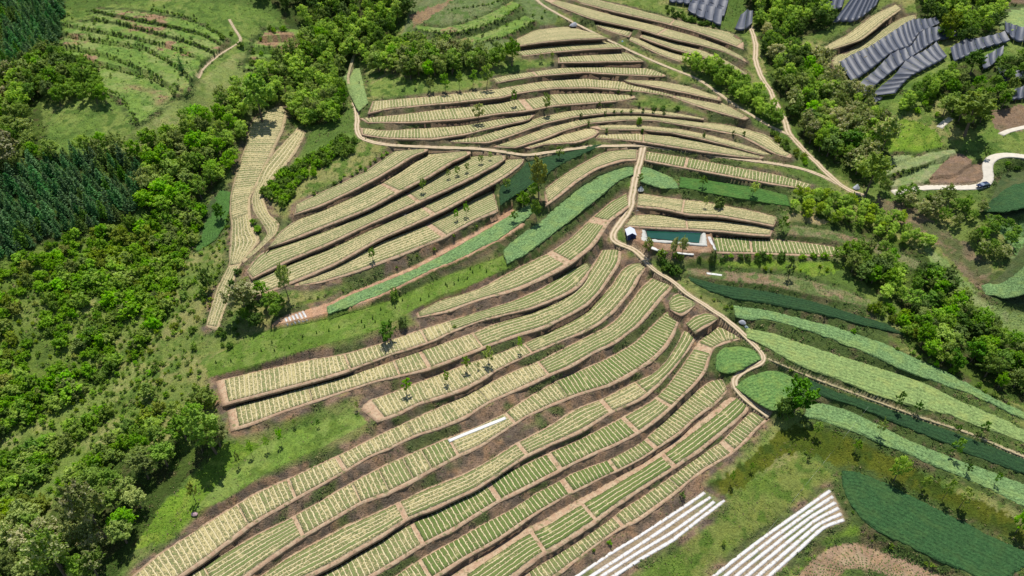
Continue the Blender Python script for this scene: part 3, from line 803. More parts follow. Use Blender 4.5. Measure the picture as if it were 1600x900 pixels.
def lerp(a, b, t): return a + (b - a) * t
def ribbon(u, l, va, vb, m, lift):
    """points between two edges: n rows along, m across"""
    t = np.linspace(va, vb, m)
    p = u[:, None, :] * (1 - t)[None, :, None] + l[:, None, :] * t[None, :, None]
    p[..., 2] += lift
    return p
def with_skirt(p, drop, batter=0.0):
    p = p.copy()
    q = np.concatenate([p[:, :1], p, p[:, -1:]], 1); q[:, 0, 2] -= drop; q[:, -1, 2] -= drop
    if batter:
        for e, i_ in ((0, 2), (-1, -3)):
            v_ = q[:, e, :2] - q[:, i_, :2]; q[:, e, :2] += batter * v_ / (np.linalg.norm(v_, axis=1)[:, None] + 1e-6) * rng.uniform(.4, 1.3, (len(q), 1))
    q = np.concatenate([q[:1], q, q[-1:]], 0); q[0, :, 2] -= drop; q[-1, :, 2] -= drop
    return q
def at_t(e, t):
    s = np.linspace(0, 1, len(e))
    return np.stack([np.interp(t, s, e[:, k]) for k in range(3)], 1)

for fi, f in enumerate(FIELDS):
    u, l = f['u'], f['l']
    s = np.arange(len(u)) * 1.2
    # ragged rims
    mid = 0.5 * (u + l); hw = np.linalg.norm((u - l)[:, :2], axis=1)
    ju = 1 + (1.5 / np.maximum(hw, 1.5)) * (fbm(s, s * 0 + fi * 7, 5, 81, 4) - .5); jl = 1 + (1.5 / np.maximum(hw, 1.5)) * (fbm(s, s * 0 + fi * 7, 5, 83, 4) - .5)
    p = ribbon(mid + (u - mid) * ju[:, None], mid + (l - mid) * jl[:, None], 0, 1, 9, 0.0)
    p[..., 2] += 0.10 * (fbm(p[..., 0], p[..., 1], 2.0, 85) - .5)
    n_r, m_r = p.shape[:2]; p = with_skirt(p, .5, .12)
    rim = np.ones(p.shape[:2]); rim[2:-2, 2:-2] = 0; rim[1:-1, 1:-1] = np.where(rim[1:-1, 1:-1] > 0, .25, 0)
    o = mesh_np('crop_terrace', p.reshape(-1, 3), grid_faces(*p.shape[:2]), SOIL[f['soil']], extra=dict(rim=rim.ravel()), skirt=p.shape[:2])
    org = Vector(mid[len(mid) // 2])
    o.data.transform(__import__('mathutils').Matrix.Translation(-org)); o.location = org
    tag(o, f['label'], 'terrace field', 'striped crop terraces on the hillside')
    k = 0 if f['axis'] == 'x' else 1
    tt = np.linspace(0, 1, len(u))
    pmx = f['pm'][:, k]
    order = np.argsort(pmx)
    for pl in f['plots']:
        a, bb, kind, gr = float(pl[0]), float(pl[1]), pl[2], float(pl[3])
        t0, t1 = np.interp([a - 1.2, bb + 1.2], pmx[order], tt[order])
        if t1 - t0 < .005: continue
        seglen = f['len'] * (t1 - t0)
        n = max(4, int(seglen / .9))
        t = np.linspace(t0, t1, n)
        pu, plo = at_t(f['bu'], t), at_t(f['bl'], t)
        w = np.linalg.norm((pu - plo)[:, :2], axis=1).mean()
        va, vb = f['mu'], 1 - f['ml']
        m = max(4, int(w * (vb - va) / .8))
        q = ribbon(pu, plo, va, vb, m, .10)
        q[..., 2] += 0.05 * (fbm(q[..., 0], q[..., 1], 1.6, 87) - .5)
        al = np.linspace(0, 1, n)[:, None] * np.ones((1, m)); ac = np.linspace(0, 1, m)[None, :] * np.ones((n, 1))
        if kind == 'c':
            nb = max(2, round(seglen / 1.16))
            uv = np.stack([al * nb + .0, ac * w], -1)
        else:
            nb = max(2, round(w * (vb - va) / 1.02))
            uv = np.stack([ac * nb, al * seglen], -1)
        q = q - np.array(org)
        q = with_skirt(q, .16); uv = np.pad(uv, ((1, 1), (1, 1), (0, 0)), mode='edge')
        po = mesh_np('crop_plot', q.reshape(-1, 3), grid_faces(*q.shape[:2]), m_bed, uv=uv.reshape(-1, 2), extra=dict(green=np.full(q.shape[0] * q.shape[1], gr)))
        po.parent = o

# ------------------------------------------------------------------ leafy crops
def crop_mat(name, c1, c2, c3, scale):
    m, t, b = new_mat(name)
    a = noise_n(t, scale, 5, rough=.65); c = noise_n(t, .25, 3); d = noise_n(t, 1.2, 3)
    col = mix_n(t, ramp_n(t, a, .33, .66), c1, c2)
    col = mix_n(t, math_n(t, 'MULTIPLY', ramp_n(t, c, .45, .68), .65), col, c3)
    col = mix_n(t, 1.0, col, math_n(t, 'MULTIPLY_ADD', d, 1.3, .35), 'MULTIPLY')
    t.links.new(col, b.inputs['Base Color'])
    b.inputs['Roughness'].default_value = .8; b.inputs['Specular IOR Level'].default_value = .2
    uvn = N(t, 'ShaderNodeUVMap'); uvn.uv_map = 'UVMap'
    sep = N(t, 'ShaderNodeSeparateXYZ'); t.links.new(uvn.outputs[0], sep.inputs[0])
    st = math_n(t, 'SINE', math_n(t, 'ADD', math_n(t, 'MULTIPLY', sep.outputs[0], 5.2), math_n(t, 'MULTIPLY', c, 5.0)))
    bump_n(t, math_n(t, 'ADD', math_n(t, 'ADD', a, d), math_n(t, 'MULTIPLY', st, .22)), .9, .5, b)
    return m
CM = dict(teal=crop_mat('leafy_crop', (.085, .165, .055), (.185, .30, .11), (.20, .29, .085), 2.4),
          teal2=crop_mat('bushy_crop', (.06, .145, .035), (.145, .25, .065), (.16, .24, .05), 2.0),
          light=crop_mat('pale_crop', (.13, .20, .06), (.24, .33, .11), (.26, .31, .09), 2.2),
          deep=crop_mat('deep_green_crop', (.016, .060, .016), (.042, .108, .032), (.046, .10, .026), 3.0),
          dark=crop_mat('dark_crop', (.011, .040, .013), (.026, .072, .022), (.026, .066, .018), 3.0),
          vivid=crop_mat('vivid_crop', (.045, .12, .02), (.075, .17, .03), (.06, .14, .03), 4.0),
          grassy=crop_mat('grassy_crop', (.035, .11, .018), (.07, .165, .028), (.085, .16, .028), 3.5))
for fi, f in enumerate(CROPS):
    u, l = f['u'], f['l']
    w = np.linalg.norm((u - l)[:, :2], axis=1).max()
    m = int(np.clip(w / .55, 5, 60))
    n2_ = max(6, int(f['len'] / .6)); t = np.linspace(0, 1, n2_)
    uu, ll = at_t(u, t), at_t(l, t)
    s = t * f['len']; mid = .5 * (uu + ll); hw = np.linalg.norm((uu - ll)[:, :2], axis=1)
    ju = 1 + (2.4 / np.maximum(hw, 2)) * (fbm(s, s * 0 + fi * 5, 4, 91, 4) - .45); jl = 1 + (2.4 / np.maximum(hw, 2)) * (fbm(s, s * 0 + fi * 5, 4, 93, 4) - .45)
    p = ribbon(mid + (uu - mid) * ju[:, None], mid + (ll - mid) * jl[:, None], 0, 1, m, 0)
    amp = f['h']
    flat = .35 if f['kind'] in ('deep', 'dark', 'grassy') else 1.0
    ed = np.minimum(np.linspace(0, 1, m), np.linspace(1, 0, m))[None, :] * hw[:, None]
    ea = np.minimum(s, s[::-1])[:, None]
    taper = sstep(-.25, 1.3, np.minimum(ed, ea) + .9 * (vnoise(p[..., 0], p[..., 1], 1.0, 94) - .5))
    p[..., 2] += taper * amp * (.55 + flat * 1.0 * (fbm(p[..., 0], p[..., 1], 1.3, 95, 3) - .5) + flat * .5 * (fbm(p[..., 0], p[..., 1], 6, 97, 2) - .5))
    p[..., :2] += .3 * (np.stack([vnoise(p[..., 0], p[..., 1], .8, 98), vnoise(p[..., 0], p[..., 1], .8, 99)], -1) - .5)
    p = with_skirt(p, .3)
    uv = np.stack([np.linspace(0, 1, m)[None, :] * hw[:, None], s[:, None] * np.ones((1, m))], -1); uv = np.pad(uv, ((1, 1), (1, 1), (0, 0)), mode='edge')
    o = mesh_np('leafy_crop', p.reshape(-1, 3), grid_faces(*p.shape[:2]), CM[f['kind']], uv=uv.reshape(-1, 2))
    org = Vector(mid[len(mid) // 2]); o.data.transform(__import__('mathutils').Matrix.Translation(-org)); o.location = org
    tag(o, f['label'], 'crop field', 'leafy crop fields')

# ------------------------------------------------------------------ tracks
m_dirt, t, b = new_mat('dirt_track')
uvn = N(t, 'ShaderNodeUVMap'); uvn.uv_map = 'UVMap'
sep = N(t, 'ShaderNodeSeparateXYZ'); t.links.new(uvn.outputs[0], sep.inputs[0])
n = noise_n(t, .8, 4); nf = noise_n(t, 4, 3)
cr = math_n(t, 'ABSOLUTE', math_n(t, 'SUBTRACT', sep.outputs[0], .5))
rut = math_n(t, 'SUBTRACT', 1.0, ramp_n(t, math_n(t, 'ABSOLUTE', math_n(t, 'SUBTRACT', cr, .24)), .06, .16))
col = mix_n(t, rut, (.36, .275, .175), (.50, .405, .28))
col = mix_n(t, math_n(t, 'MULTIPLY', ramp_n(t, n, .55, .72), .5), col, (.30, .22, .13))
mid_ = math_n(t, 'MULTIPLY', math_n(t, 'SUBTRACT', 1.0, ramp_n(t, cr, .05, .13)), ramp_n(t, n, .42, .6))
verge = math_n(t, 'MULTIPLY', ramp_n(t, cr, .36, .48), ramp_n(t, n, .40, .58))
col = mix_n(t, math_n(t, 'MULTIPLY', math_n(t, 'MAXIMUM', mid_, verge), .7), col, (.15, .16, .06))
col = mix_n(t, 1.0, col, math_n(t, 'MULTIPLY_ADD', nf, .6, .7), 'MULTIPLY')
t.links.new(col, b.inputs['Base Color']); b.inputs['Roughness'].default_value = .95; b.inputs['Specular IOR Level'].default_value = .1
bump_n(t, math_n(t, 'SUBTRACT', nf, math_n(t, 'MULTIPLY', rut, .4)), .6, .15, b)
m_path = soil_mat('foot_path', (.27, .24, .13), (.36, .30, .18))
m_conc = simple_mat('pale_concrete', (.50, .46, .38), .85, .22, .8)
for t_ in TRACKS:
    n = len(t_['u'])
    p = ribbon(t_['u'], t_['l'], 0, 1, 7, 0)
    if t_['kind'] != 'concrete': p[..., 2] += .08 * (fbm(p[..., 0], p[..., 1], 1.5, 101) - .5)
    p = with_skirt(p, .35 if t_['kind'] != 'concrete' else .25)
    uv = np.stack([np.linspace(0, 1, 7)[None, :] * np.ones((n, 1)), np.linspace(0, t_['len'], n)[:, None] * np.ones((1, 7))], -1)
    uv = np.pad(uv, ((1, 1), (1, 1), (0, 0)), mode='edge')
    o = mesh_np(t_['name'], p.reshape(-1, 3), grid_faces(*p.shape[:2]), dict(dirt=m_dirt, path=m_path, concrete=m_conc)[t_['kind']], uv=uv.reshape(-1, 2))
    tag(o, kind='structure')
# ------------------------------------------------------------------ leaf, bark
def leaf_mat(name, dark, light, trans=.35, blossom=None):
    m = bpy.data.materials.new(name); m.use_nodes = True
    t = m.node_tree; t.nodes.clear()
    out = N(t, 'ShaderNodeOutputMaterial')
    tone = N(t, 'ShaderNodeAttribute', attribute_name='tone').outputs['Fac']
    oi = N(t, 'ShaderNodeObjectInfo').outputs['Random']
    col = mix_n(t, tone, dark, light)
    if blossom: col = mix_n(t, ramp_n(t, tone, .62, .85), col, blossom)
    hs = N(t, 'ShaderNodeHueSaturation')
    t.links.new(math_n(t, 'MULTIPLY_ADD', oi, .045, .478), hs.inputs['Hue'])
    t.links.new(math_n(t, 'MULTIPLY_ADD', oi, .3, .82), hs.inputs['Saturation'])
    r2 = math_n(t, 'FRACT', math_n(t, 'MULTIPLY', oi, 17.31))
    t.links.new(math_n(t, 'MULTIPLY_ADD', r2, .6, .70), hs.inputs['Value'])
    t.links.new(col, hs.inputs['Color'])
    d = N(t, 'ShaderNodeBsdfDiffuse'); tr = N(t, 'ShaderNodeBsdfTranslucent'); gl = N(t, 'ShaderNodeBsdfGlossy')
    gl.inputs['Roughness'].default_value = .5; gl.inputs['Color'].default_value = (.8, .85, .8, 1)
    t.links.new(hs.outputs[0], d.inputs[0])
    t.links.new(mix_n(t, 1.0, hs.outputs[0], (1.5, 1.4, .7), 'MULTIPLY'), tr.inputs[0])
    m1 = N(t, 'ShaderNodeMixShader'); m1.inputs[0].default_value = trans
    t.links.new(d.outputs[0], m1.inputs[1]); t.links.new(tr.outputs[0], m1.inputs[2])
    m2 = N(t, 'ShaderNodeMixShader'); m2.inputs[0].default_value = .012
    t.links.new(m1.outputs[0], m2.inputs[1]); t.links.new(gl.outputs[0], m2.inputs[2])
    t.links.new(m2.outputs[0], out.inputs[0])
    return m
LM = dict(
    bright=leaf_mat('bright_leaves', (0.159, 0.301, 0.015), (0.309, 0.478, 0.028), .5),
    mid=leaf_mat('leaves', (0.112, 0.222, 0.018), (0.235, 0.364, 0.035), .45),
    grey=leaf_mat('grey_green_leaves', (0.159, 0.249, 0.041), (0.327, 0.417, 0.095), .45),
    yellow=leaf_mat('yellow_green_leaves', (.165, .245, .012), (.31, .39, .022), .5),
    dark=leaf_mat('dark_leaves', (0.064, 0.146, 0.015), (0.131, 0.231, 0.025), .35),
    bloom=leaf_mat('blossoming_leaves', (0.178, 0.256, 0.044), (0.319, 0.390, 0.101), .45, (0.519, 0.515, 0.270)),
    pine=leaf_mat('conifer_needles', (0.053, 0.157, 0.045), (0.130, 0.291, 0.095), .4))
m_bark = simple_mat('bark', (.13, .10, .075), .95, .3, 4)

def quads(cen, nrm, size, rg, aspect=.75):
    """leaf cards: centres, facing, size -> verts, faces"""
    n = len(cen)
    nrm = nrm / (np.linalg.norm(nrm, axis=1)[:, None] + 1e-9)
    a = rg.normal(size=(n, 3)); a -= nrm * (a * nrm).sum(1)[:, None]; a /= np.linalg.norm(a, axis=1)[:, None] + 1e-9
    b = np.cross(nrm, a)
    s = np.asarray(size)[:, None] * .5
    a = a * s; b = b * s * aspect
    bend = nrm * s * .25
    v = np.stack([cen - a, cen - b * .9 + bend, cen + a, cen + b * 1.1 + bend], 1).reshape(-1, 3)
    return v, np.arange(4 * n).reshape(n, 4)

def crown_arrays(seed, rx, rz, zc, nclump, cr, per, leaf, bottom=-.55):
    rg = np.random.default_rng(seed)
    C_, N_, S_, T_ = [], [], [], []
    lobes = 1 + .28 * rg.normal(size=5)
    ph = rg.random() * 6.28
    for k in range(nclump):
        th = k * 2.39996 + rg.normal() * .35
        zz = bottom + (1 - bottom) * ((k + .5) / nclump) ** .85
        zz = np.clip(zz + rg.normal() * .12, bottom, 1)
        rad = math.sqrt(max(.05, 1 - zz * zz)) * rg.uniform(.55, 1.0)
        rad *= 1 + .22 * math.sin(2 * th + ph) + .12 * math.sin(3 * th - ph)
        c = np.array([math.cos(th) * rad * rx, math.sin(th) * rad * rx, zc + zz * rz * rg.uniform(.82, 1.12)])
        n = int(per * rg.uniform(.6, 1.4))
        if rg.random() < .5:                  # a loose clump
            r = cr * rg.uniform(.5, 1.3)
            d = rg.normal(size=(n, 3)); d /= np.linalg.norm(d, axis=1)[:, None]
            d[:, 2] = np.abs(d[:, 2]) * np.where(rg.random(n) < .7, 1, -1)
            p = c + d * (r * rg.uniform(.3, 1.15, n))[:, None] * np.array([1, 1, .75])
        else:                                 # a spray of twigs reaching out of the crown
            ax = c - np.array([0, 0, zc - rz * .5]); ax = ax / (np.linalg.norm(ax) + 1e-6) + rg.normal(size=3) * .35; ax[2] += .25; ax /= np.linalg.norm(ax)
            L_ = cr * rg.uniform(1.1, 2.4); q = rg.random(n) ** .8
            d = rg.normal(size=(n, 3)); d /= np.linalg.norm(d, axis=1)[:, None]
            p = c + ax * ((q - .35) * L_)[:, None] + d * (cr * .55 * (1.08 - q))[:, None]
            d = d * .7 + ax * .6
        C_.append(p); N_.append(d + rg.normal(size=(n, 3)) * .55 + np.array([0, 0, .75])); S_.append(leaf * rg.uniform(.5, 1.35, n))
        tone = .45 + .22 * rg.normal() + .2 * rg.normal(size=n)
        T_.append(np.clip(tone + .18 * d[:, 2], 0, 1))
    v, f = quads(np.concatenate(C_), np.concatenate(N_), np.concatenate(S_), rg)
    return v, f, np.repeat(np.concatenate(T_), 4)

def conifer_arrays(seed, h, r, leaf=.55):
    rg = np.random.default_rng(seed)
    C_, N_, S_, T_ = [], [], [], []
    tiers = 15
    for k in range(tiers):
        u = k / (tiers - 1)
        z = h * (.12 + .86 * u)
        rad = r * (1 - u) ** .8 + .12
        nb = int(9 - 4 * u)
        off = rg.random() * 6.28
        for j in range(nb):
            th = off + j * 6.283 / nb + rg.normal() * .15
            L_ = rad * rg.uniform(.75, 1.15)
            m = max(3, int(9 * (1 - u) + 3))
            q = rg.uniform(.15, 1, m)
            p = np.stack([np.cos(th) * q * L_, np.sin(th) * q * L_, z - q * L_ * .28 + .15 * q * q * L_], 1) + rg.normal(size=(m, 3)) * [.16, .16, .08]
            C_.append(p); N_.append(np.tile([math.cos(th) * .55, math.sin(th) * .55, .9], (m, 1)) + rg.normal(size=(m, 3)) * .35)
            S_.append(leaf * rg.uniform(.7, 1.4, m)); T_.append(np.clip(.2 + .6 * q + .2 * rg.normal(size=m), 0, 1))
    v, f = quads(np.concatenate(C_), np.concatenate(N_), np.concatenate(S_), rg, .5)
    return v, f, np.repeat(np.concatenate(T_), 4)

def trunk_arrays(seed, h, r, limbs, spread):
    """a tapered trunk with limbs"""
    rg = np.random.default_rng(seed)
    V, Fc = [], []
    def tube(pts, rad, sides=6):
        base = sum(len(v) for v in V)
        pts = np.asarray(pts, float)
        ring = []
        for p, q in zip(pts, rad):
            a = np.arange(sides) * 2 * math.pi / sides
            ring.append(p + np.stack([np.cos(a) * q, np.sin(a) * q, 0 * a], 1))
        V.append(np.concatenate(ring))
        for i in range(len(pts) - 1):
            for s_ in range(sides):
                s2 = (s_ + 1) % sides
                Fc.append([base + i * sides + s_, base + i * sides + s2, base + (i + 1) * sides + s2, base + (i + 1) * sides + s_])
    lean = rg.normal(size=2) * .05 * h
    tube([[0, 0, -.5], [lean[0] * .3, lean[1] * .3, h * .4], [lean[0], lean[1], h]], [r * 1.25, r * .8, r * .35])
    for k in range(limbs):
        z = h * rg.uniform(.45, .9); a = k * 2.4 + rg.normal() * .3; q = spread * rg.uniform(.6, 1)
        s0 = np.array([lean[0] * z / h, lean[1] * z / h, z])
        tube([s0, s0 + [math.cos(a) * q * .5, math.sin(a) * q * .5, q * .35], s0 + [math.cos(a) * q, math.sin(a) * q, q * .8]], [r * .5, r * .3, r * .1], 5)
    return np.concatenate(V), np.array(Fc)

def leaf_mesh(name, arr, mat):
    v, f, tone = arr
    return mesh_np(name, v, f, mat, extra=dict(tone=tone), link=False, smooth=False)
# crowns by size class: (nominal height, nominal width)
CLS = dict(large=dict(h=9.0, w=6.4), mid=dict(h=6.0, w=4.8), small=dict(h=3.2, w=2.2), shrub=dict(h=2.6, w=3.0), bush=dict(h=1.3, w=1.5), conifer=dict(h=8.0, w=4.2), tuft=dict(h=.9, w=.55))
MESH = {}
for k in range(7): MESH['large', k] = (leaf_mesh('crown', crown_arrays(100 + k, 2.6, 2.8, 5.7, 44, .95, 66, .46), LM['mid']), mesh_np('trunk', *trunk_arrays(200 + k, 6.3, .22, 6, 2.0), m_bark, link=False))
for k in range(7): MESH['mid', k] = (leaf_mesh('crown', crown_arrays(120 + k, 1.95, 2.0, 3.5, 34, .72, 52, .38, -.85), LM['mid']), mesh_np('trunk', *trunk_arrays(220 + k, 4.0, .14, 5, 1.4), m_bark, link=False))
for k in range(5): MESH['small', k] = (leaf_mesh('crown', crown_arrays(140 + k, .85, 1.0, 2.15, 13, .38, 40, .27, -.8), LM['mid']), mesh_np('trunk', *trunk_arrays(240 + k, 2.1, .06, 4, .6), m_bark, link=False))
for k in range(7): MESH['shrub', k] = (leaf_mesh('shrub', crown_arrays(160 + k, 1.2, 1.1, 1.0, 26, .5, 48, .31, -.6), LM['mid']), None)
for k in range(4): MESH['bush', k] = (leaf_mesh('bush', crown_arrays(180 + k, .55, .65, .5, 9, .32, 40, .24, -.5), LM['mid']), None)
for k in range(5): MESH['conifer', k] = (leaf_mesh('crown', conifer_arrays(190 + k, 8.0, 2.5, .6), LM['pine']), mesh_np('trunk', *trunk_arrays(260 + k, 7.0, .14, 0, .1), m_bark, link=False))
def spire(seed):
    rg = np.random.default_rng(seed); v = []; m = 9
    prof = [(0, .05), (.1, .25), (.28, .13), (.34, .22), (.52, .09), (.58, .16), (.74, .05), (.78, .09), (.92, .012)]
    for z, r in prof:
        for j in range(m):
            a = j * 6.283 / m; q = r * rg.uniform(.55, 1.3)
            v.append([math.cos(a) * q, math.sin(a) * q, z * .95 + rg.normal() * .015])
    a = np.arange(len(v)).reshape(len(prof), m); nx = np.roll(a, -1, 1)
    return np.array(v), np.stack([a[:-1].ravel(), nx[:-1].ravel(), nx[1:].ravel(), a[1:].ravel()], 1), rg.random(len(v))
for k in range(3): MESH['tuft', k] = (leaf_mesh('seedling', spire(290 + k), LM['dark']), None)
NVAR = dict(large=7, mid=7, small=5, shrub=7, bush=4, conifer=5, tuft=3)
NAMES = dict(large='leafy_tree', mid='broadleaf_tree', small='young_tree', shrub='shrub', bush='low_bush', conifer='conifer_tree', tuft='seedling_conifer')
CATS = dict(large='tree', mid='tree', small='young tree', shrub='shrub', bush='bush', conifer='conifer', tuft='seedling')

PLANTS = []                                   # dict(cls, x, y, z, h, w, mat, label, group)
FWD = np.array([0, math.cos(PITCH), -math.sin(PITCH)])
def m_per_px(p): return TANW / 800 * float((p - CAM) @ FWD)
def single(xb, yb, ytop, wpx, cls, mat, label, group=None):
    p = on_land(np.array([[xb, yb]], float))[0]
    d = rays([[xb, ytop]])[0]
    tt = p[1] / d[1]
    h = max(.5, CAM[2] + d[2] * tt - p[2])
    w = wpx * m_per_px(p)
    PLANTS.append(dict(cls=cls, p=p, h=h, w=w, mat=mat, label=label, group=group, one=True))
OK = [0] + [PIDS.index(n) for n in ('grassterrace', 'grassy', 'grass') if n in PIDS]
OPEN_W = [on_land(smooth_line(np.vstack([np.clip(q, [-70, -40], [1680, 950])] * 1 + [np.clip(q[:1], [-70, -40], [1680, 950])]), 40, 1))[:, :2] for q in OPEN]
def wood(poly, cls, spacing, hr, mats, label, group, jit=.42, wr=(.85, 1.2), rg=np.random.default_rng(3), prob=1.0, bare=.0):
    pl = P(poly); pl = np.clip(pl, [-70, -40], [1680, 950])
    w = on_land(smooth_line(np.vstack([pl, pl[:1]]), len(pl) * 4, 1))[:, :2]
    x0, y0 = w.min(0); x1, y1 = w.max(0)
    gx_ = np.arange(x0, x1, spacing); gy_ = np.arange(y0, y1, spacing * .87)
    a, b = np.meshgrid(gx_, gy_); a[1::2] += spacing / 2
    a = a.ravel() + rg.uniform(-jit, jit, a.size) * spacing; b = b.ravel() + rg.uniform(-jit, jit, b.size) * spacing
    m = inside(a, b, w) & np.isin(cell(a, b, pid), OK) & (rg.random(a.size) < prob)
    if bare:
        m &= fbm(a, b, 14, 300, 2) > bare
        for q in OPEN_W: m &= ~inside(a, b, q)
    a, b = a[m], b[m]; z = ground(a, b)
    ms = list(mats)
    for x, y, q in zip(a, b, z):
        # species in drifts
        k = int(np.clip((fbm(x, y, 16, 310, 2) - .2) / .6 * len(ms) + rg.normal() * .9, 0, len(ms) - 1))
        h = rg.uniform(*hr) * (.85 + .3 * vnoise(x, y, 20, 320))
        wd = h / CLS[cls]['h'] * CLS[cls]['w'] * rg.uniform(*wr)
        PLANTS.append(dict(cls=cls, p=np.array([x, y, q]), h=h, w=wd, mat=ms[k], label=label, group=group, one=False))

# --- woods, groves and hedges
wood('-60,-40 97,-40 102,45 75,90 42,112 0,142 -60,170', 'conifer', 3.1, (4.6, 8.8), ['pine', 'pine', 'pine', 'dark'], 'dark green conifer standing close in the plantation at the top left corner', 'conifers of the top left plantation')
wood('-60,290 35,262 110,245 215,250 229,285 222,335 160,362 100,366 60,386 30,410 -60,420', 'conifer', 2.9, (3.8, 7.8), ['pine', 'pine', 'pine', 'dark'], 'dark conifer in the dense stand below the old grass terraces on the left', 'conifers of the left stand')
wood('30,112 75,92 130,100 172,132 178,162 150,172 125,160 90,170 60,168 35,148', 'mid', 4.2, (6, 8), ['dark', 'mid'], 'dark rounded broadleaf tree in the clump jutting into the old grass terraces', 'clump beside the grass terraces')
wood('-60,160 30,118 62,170 55,205 75,235 110,250 40,268 -60,300', 'mid', 4.8, (5.5, 8), ['grey', 'mid', 'bloom', 'bright'], 'mixed green tree on the left edge between the two conifer stands', 'trees between the conifer stands')
wood('120,245 200,232 262,212 330,172 365,148 382,118 430,108 450,80 505,60 560,75 600,82 588,122 545,98 536,130 545,190 500,205 450,192 440,165 395,182 385,198 376,250 345,285 330,305 290,332 235,350 226,290 215,250', 'mid', 4.5, (5.5, 8.5), ['mid', 'bright', 'bright', 'grey', 'bright', 'mid'], 'leafy green tree in the wooded gully running diagonally behind the ribbon fields', 'trees of the diagonal gully')
wood('375,-40 640,-40 645,25 600,80 500,78 482,52 470,30 430,14 400,8', 'mid', 4.8, (6, 8.5), ['dark', 'dark', 'mid', 'bright'], 'dark leafy tree in the wood along the top edge left of centre', 'trees of the top edge wood')
wood('-60,430 60,392 110,372 165,362 225,345 290,335 330,316 318,370 278,420 268,480 232,540 200,600 120,640 60,650 -60,690', 'shrub', 2.5, (1.4, 4.8), ['bright', 'mid', 'bright', 'bright', 'yellow', 'bright'], 'bushy bright green shrub in the thicket below the left conifer stand', 'shrubs of the left thicket', bare=.26)
wood('-60,690 60,650 120,640 200,600 235,560 262,600 262,660 240,695 182,720 142,766 92,790 60,812 -60,860', 'shrub', 2.55, (1.2, 4.2), ['bright', 'mid', 'bright', 'dark', 'yellow'], 'bushy shrub scattered over the lower left slope', 'shrubs of the lower left slope', bare=.29)
wood('245,695 300,652 350,640 360,690 335,722 270,742 255,780 215,822 205,872 140,930 -60,930 -60,862 60,822 110,792 140,772 180,772 205,725', 'large', 5.2, (7, 9.5), ['mid', 'grey', 'mid', 'bloom', 'grey'], 'tall grey green tree in the wood at the bottom left corner, above the striped terraces', 'trees of the bottom left wood')
wood('412,292 440,272 480,250 550,212 562,236 520,256 470,290 440,332 415,312', 'shrub', 2.6, (2.6, 3.8), ['bright', 'bright', 'mid'], 'thick bright green shrub on the bank above the left centre terraces', 'shrubs above the left centre block')
wood('470,318 520,285 560,262 615,232 620,238 560,275 500,305 470,328', 'bush', 2.0, (.9, 1.7), ['grey', 'mid'], 'low greyish bush on the dark bank edging the left centre terraces', 'bushes edging the left centre block', prob=.7)
wood('588,84 640,76 700,86 760,92 800,76 806,100 780,107 740,118 680,126 620,126 590,118', 'mid', 4.2, (6.5, 9), ['mid', 'grey', 'mid', 'bright'], 'rounded tree in the long grove at the head of the centre block', 'trees of the head grove')
wood('1064,98 1086,98 1130,112 1188,152 1218,190 1220,202 1196,194 1166,174 1112,134 1066,108', 'mid', 3.0, (4.8, 6.2), ['bright', 'mid', 'bright'], 'bright green tree in the slanting row that shades the upper track', 'trees of the slanting row')
wood('1182,45 1230,70 1270,95 1300,110 1312,140 1370,160 1386,190 1380,240 1352,288 1340,278 1292,250 1258,220 1238,190 1222,150 1200,110 1192,80', 'mid', 4.5, (6, 9), ['mid', 'grey', 'mid', 'dark', 'bright', 'bloom'], 'green tree in the wide wood between the upper track and the black nets', 'trees of the right wood')
wood('1148,-40 1272,-40 1300,30 1320,36 1270,56 1230,62 1182,48 1168,34 1178,20', 'mid', 4.6, (6, 8), ['dark', 'mid', 'bright'], 'dark tree in the wood at the top edge between the two groups of nets', 'trees at the top between the nets')
wood('1040,12 1090,34 1140,52 1135,56 1090,44 1040,26', 'shrub', 2.4, (1.6, 2.4), ['dark', 'mid'], 'dark hedge shrub in front of the small nets at the top', 'hedge below the top nets')
wood('1232,316 1262,300 1330,325 1400,345 1440,375 1462,396 1425,392 1360,370 1300,355 1240,338', 'mid', 3.4, (4.2, 5.8), ['bright', 'yellow', 'bright'], 'glowing yellow green tree in the hedge running right from the terrace above the pond', 'trees of the bright hedge')
wood('1300,402 1360,396 1420,400 1460,420 1480,440 1500,470 1540,512 1620,560 1680,620 1680,660 1600,622 1520,592 1470,572 1392,522 1440,520 1430,490 1380,470 1312,425', 'mid', 4.2, (5, 7.5), ['mid', 'grey', 'bright', 'dark', 'mid'], 'leafy tree in the hollow at right between the dark crop strip and the terrace wall', 'trees of the right hollow')
wood('1352,485 1400,480 1440,512 1444,530 1420,530 1370,505', 'shrub', 2.6, (2.4, 3.6), ['yellow', 'bright'], 'yellow green shrub at the far end of the dark crop strip', 'yellow shrubs by the dark strip')
wood('1068,399 1320,402 1320,411 1068,409', 'shrub', 2.2, (1.4, 2.4), ['mid', 'bright', 'dark'], 'rounded shrub in the hedge line below the pond and its cross bed terrace', 'hedge shrubs below the pond')
wood('1360,300 1420,302 1470,312 1530,322 1582,352 1590,400 1572,430 1540,420 1520,390 1480,362 1430,342 1390,326', 'mid', 4.6, (4.5, 6.5), ['grey', 'grey', 'bloom', 'mid'], 'pale olive green tree in the open grove below the pale road', 'olive green grove below the road')
wood('1395,165 1440,140 1485,112 1500,125 1470,148 1440,172 1402,178', 'mid', 4.4, (5, 7), ['mid', 'bright', 'bright'], 'green tree in the belt just below the three long black nets', 'trees below the long nets')
wood('1462,165 1480,140 1530,130 1590,128 1590,150 1562,190 1505,212 1482,200', 'large', 5.4, (6.5, 8.5), ['bright', 'mid', 'mid'], 'big rounded tree above the bright meadow near the road bend', 'big trees above the road bend')
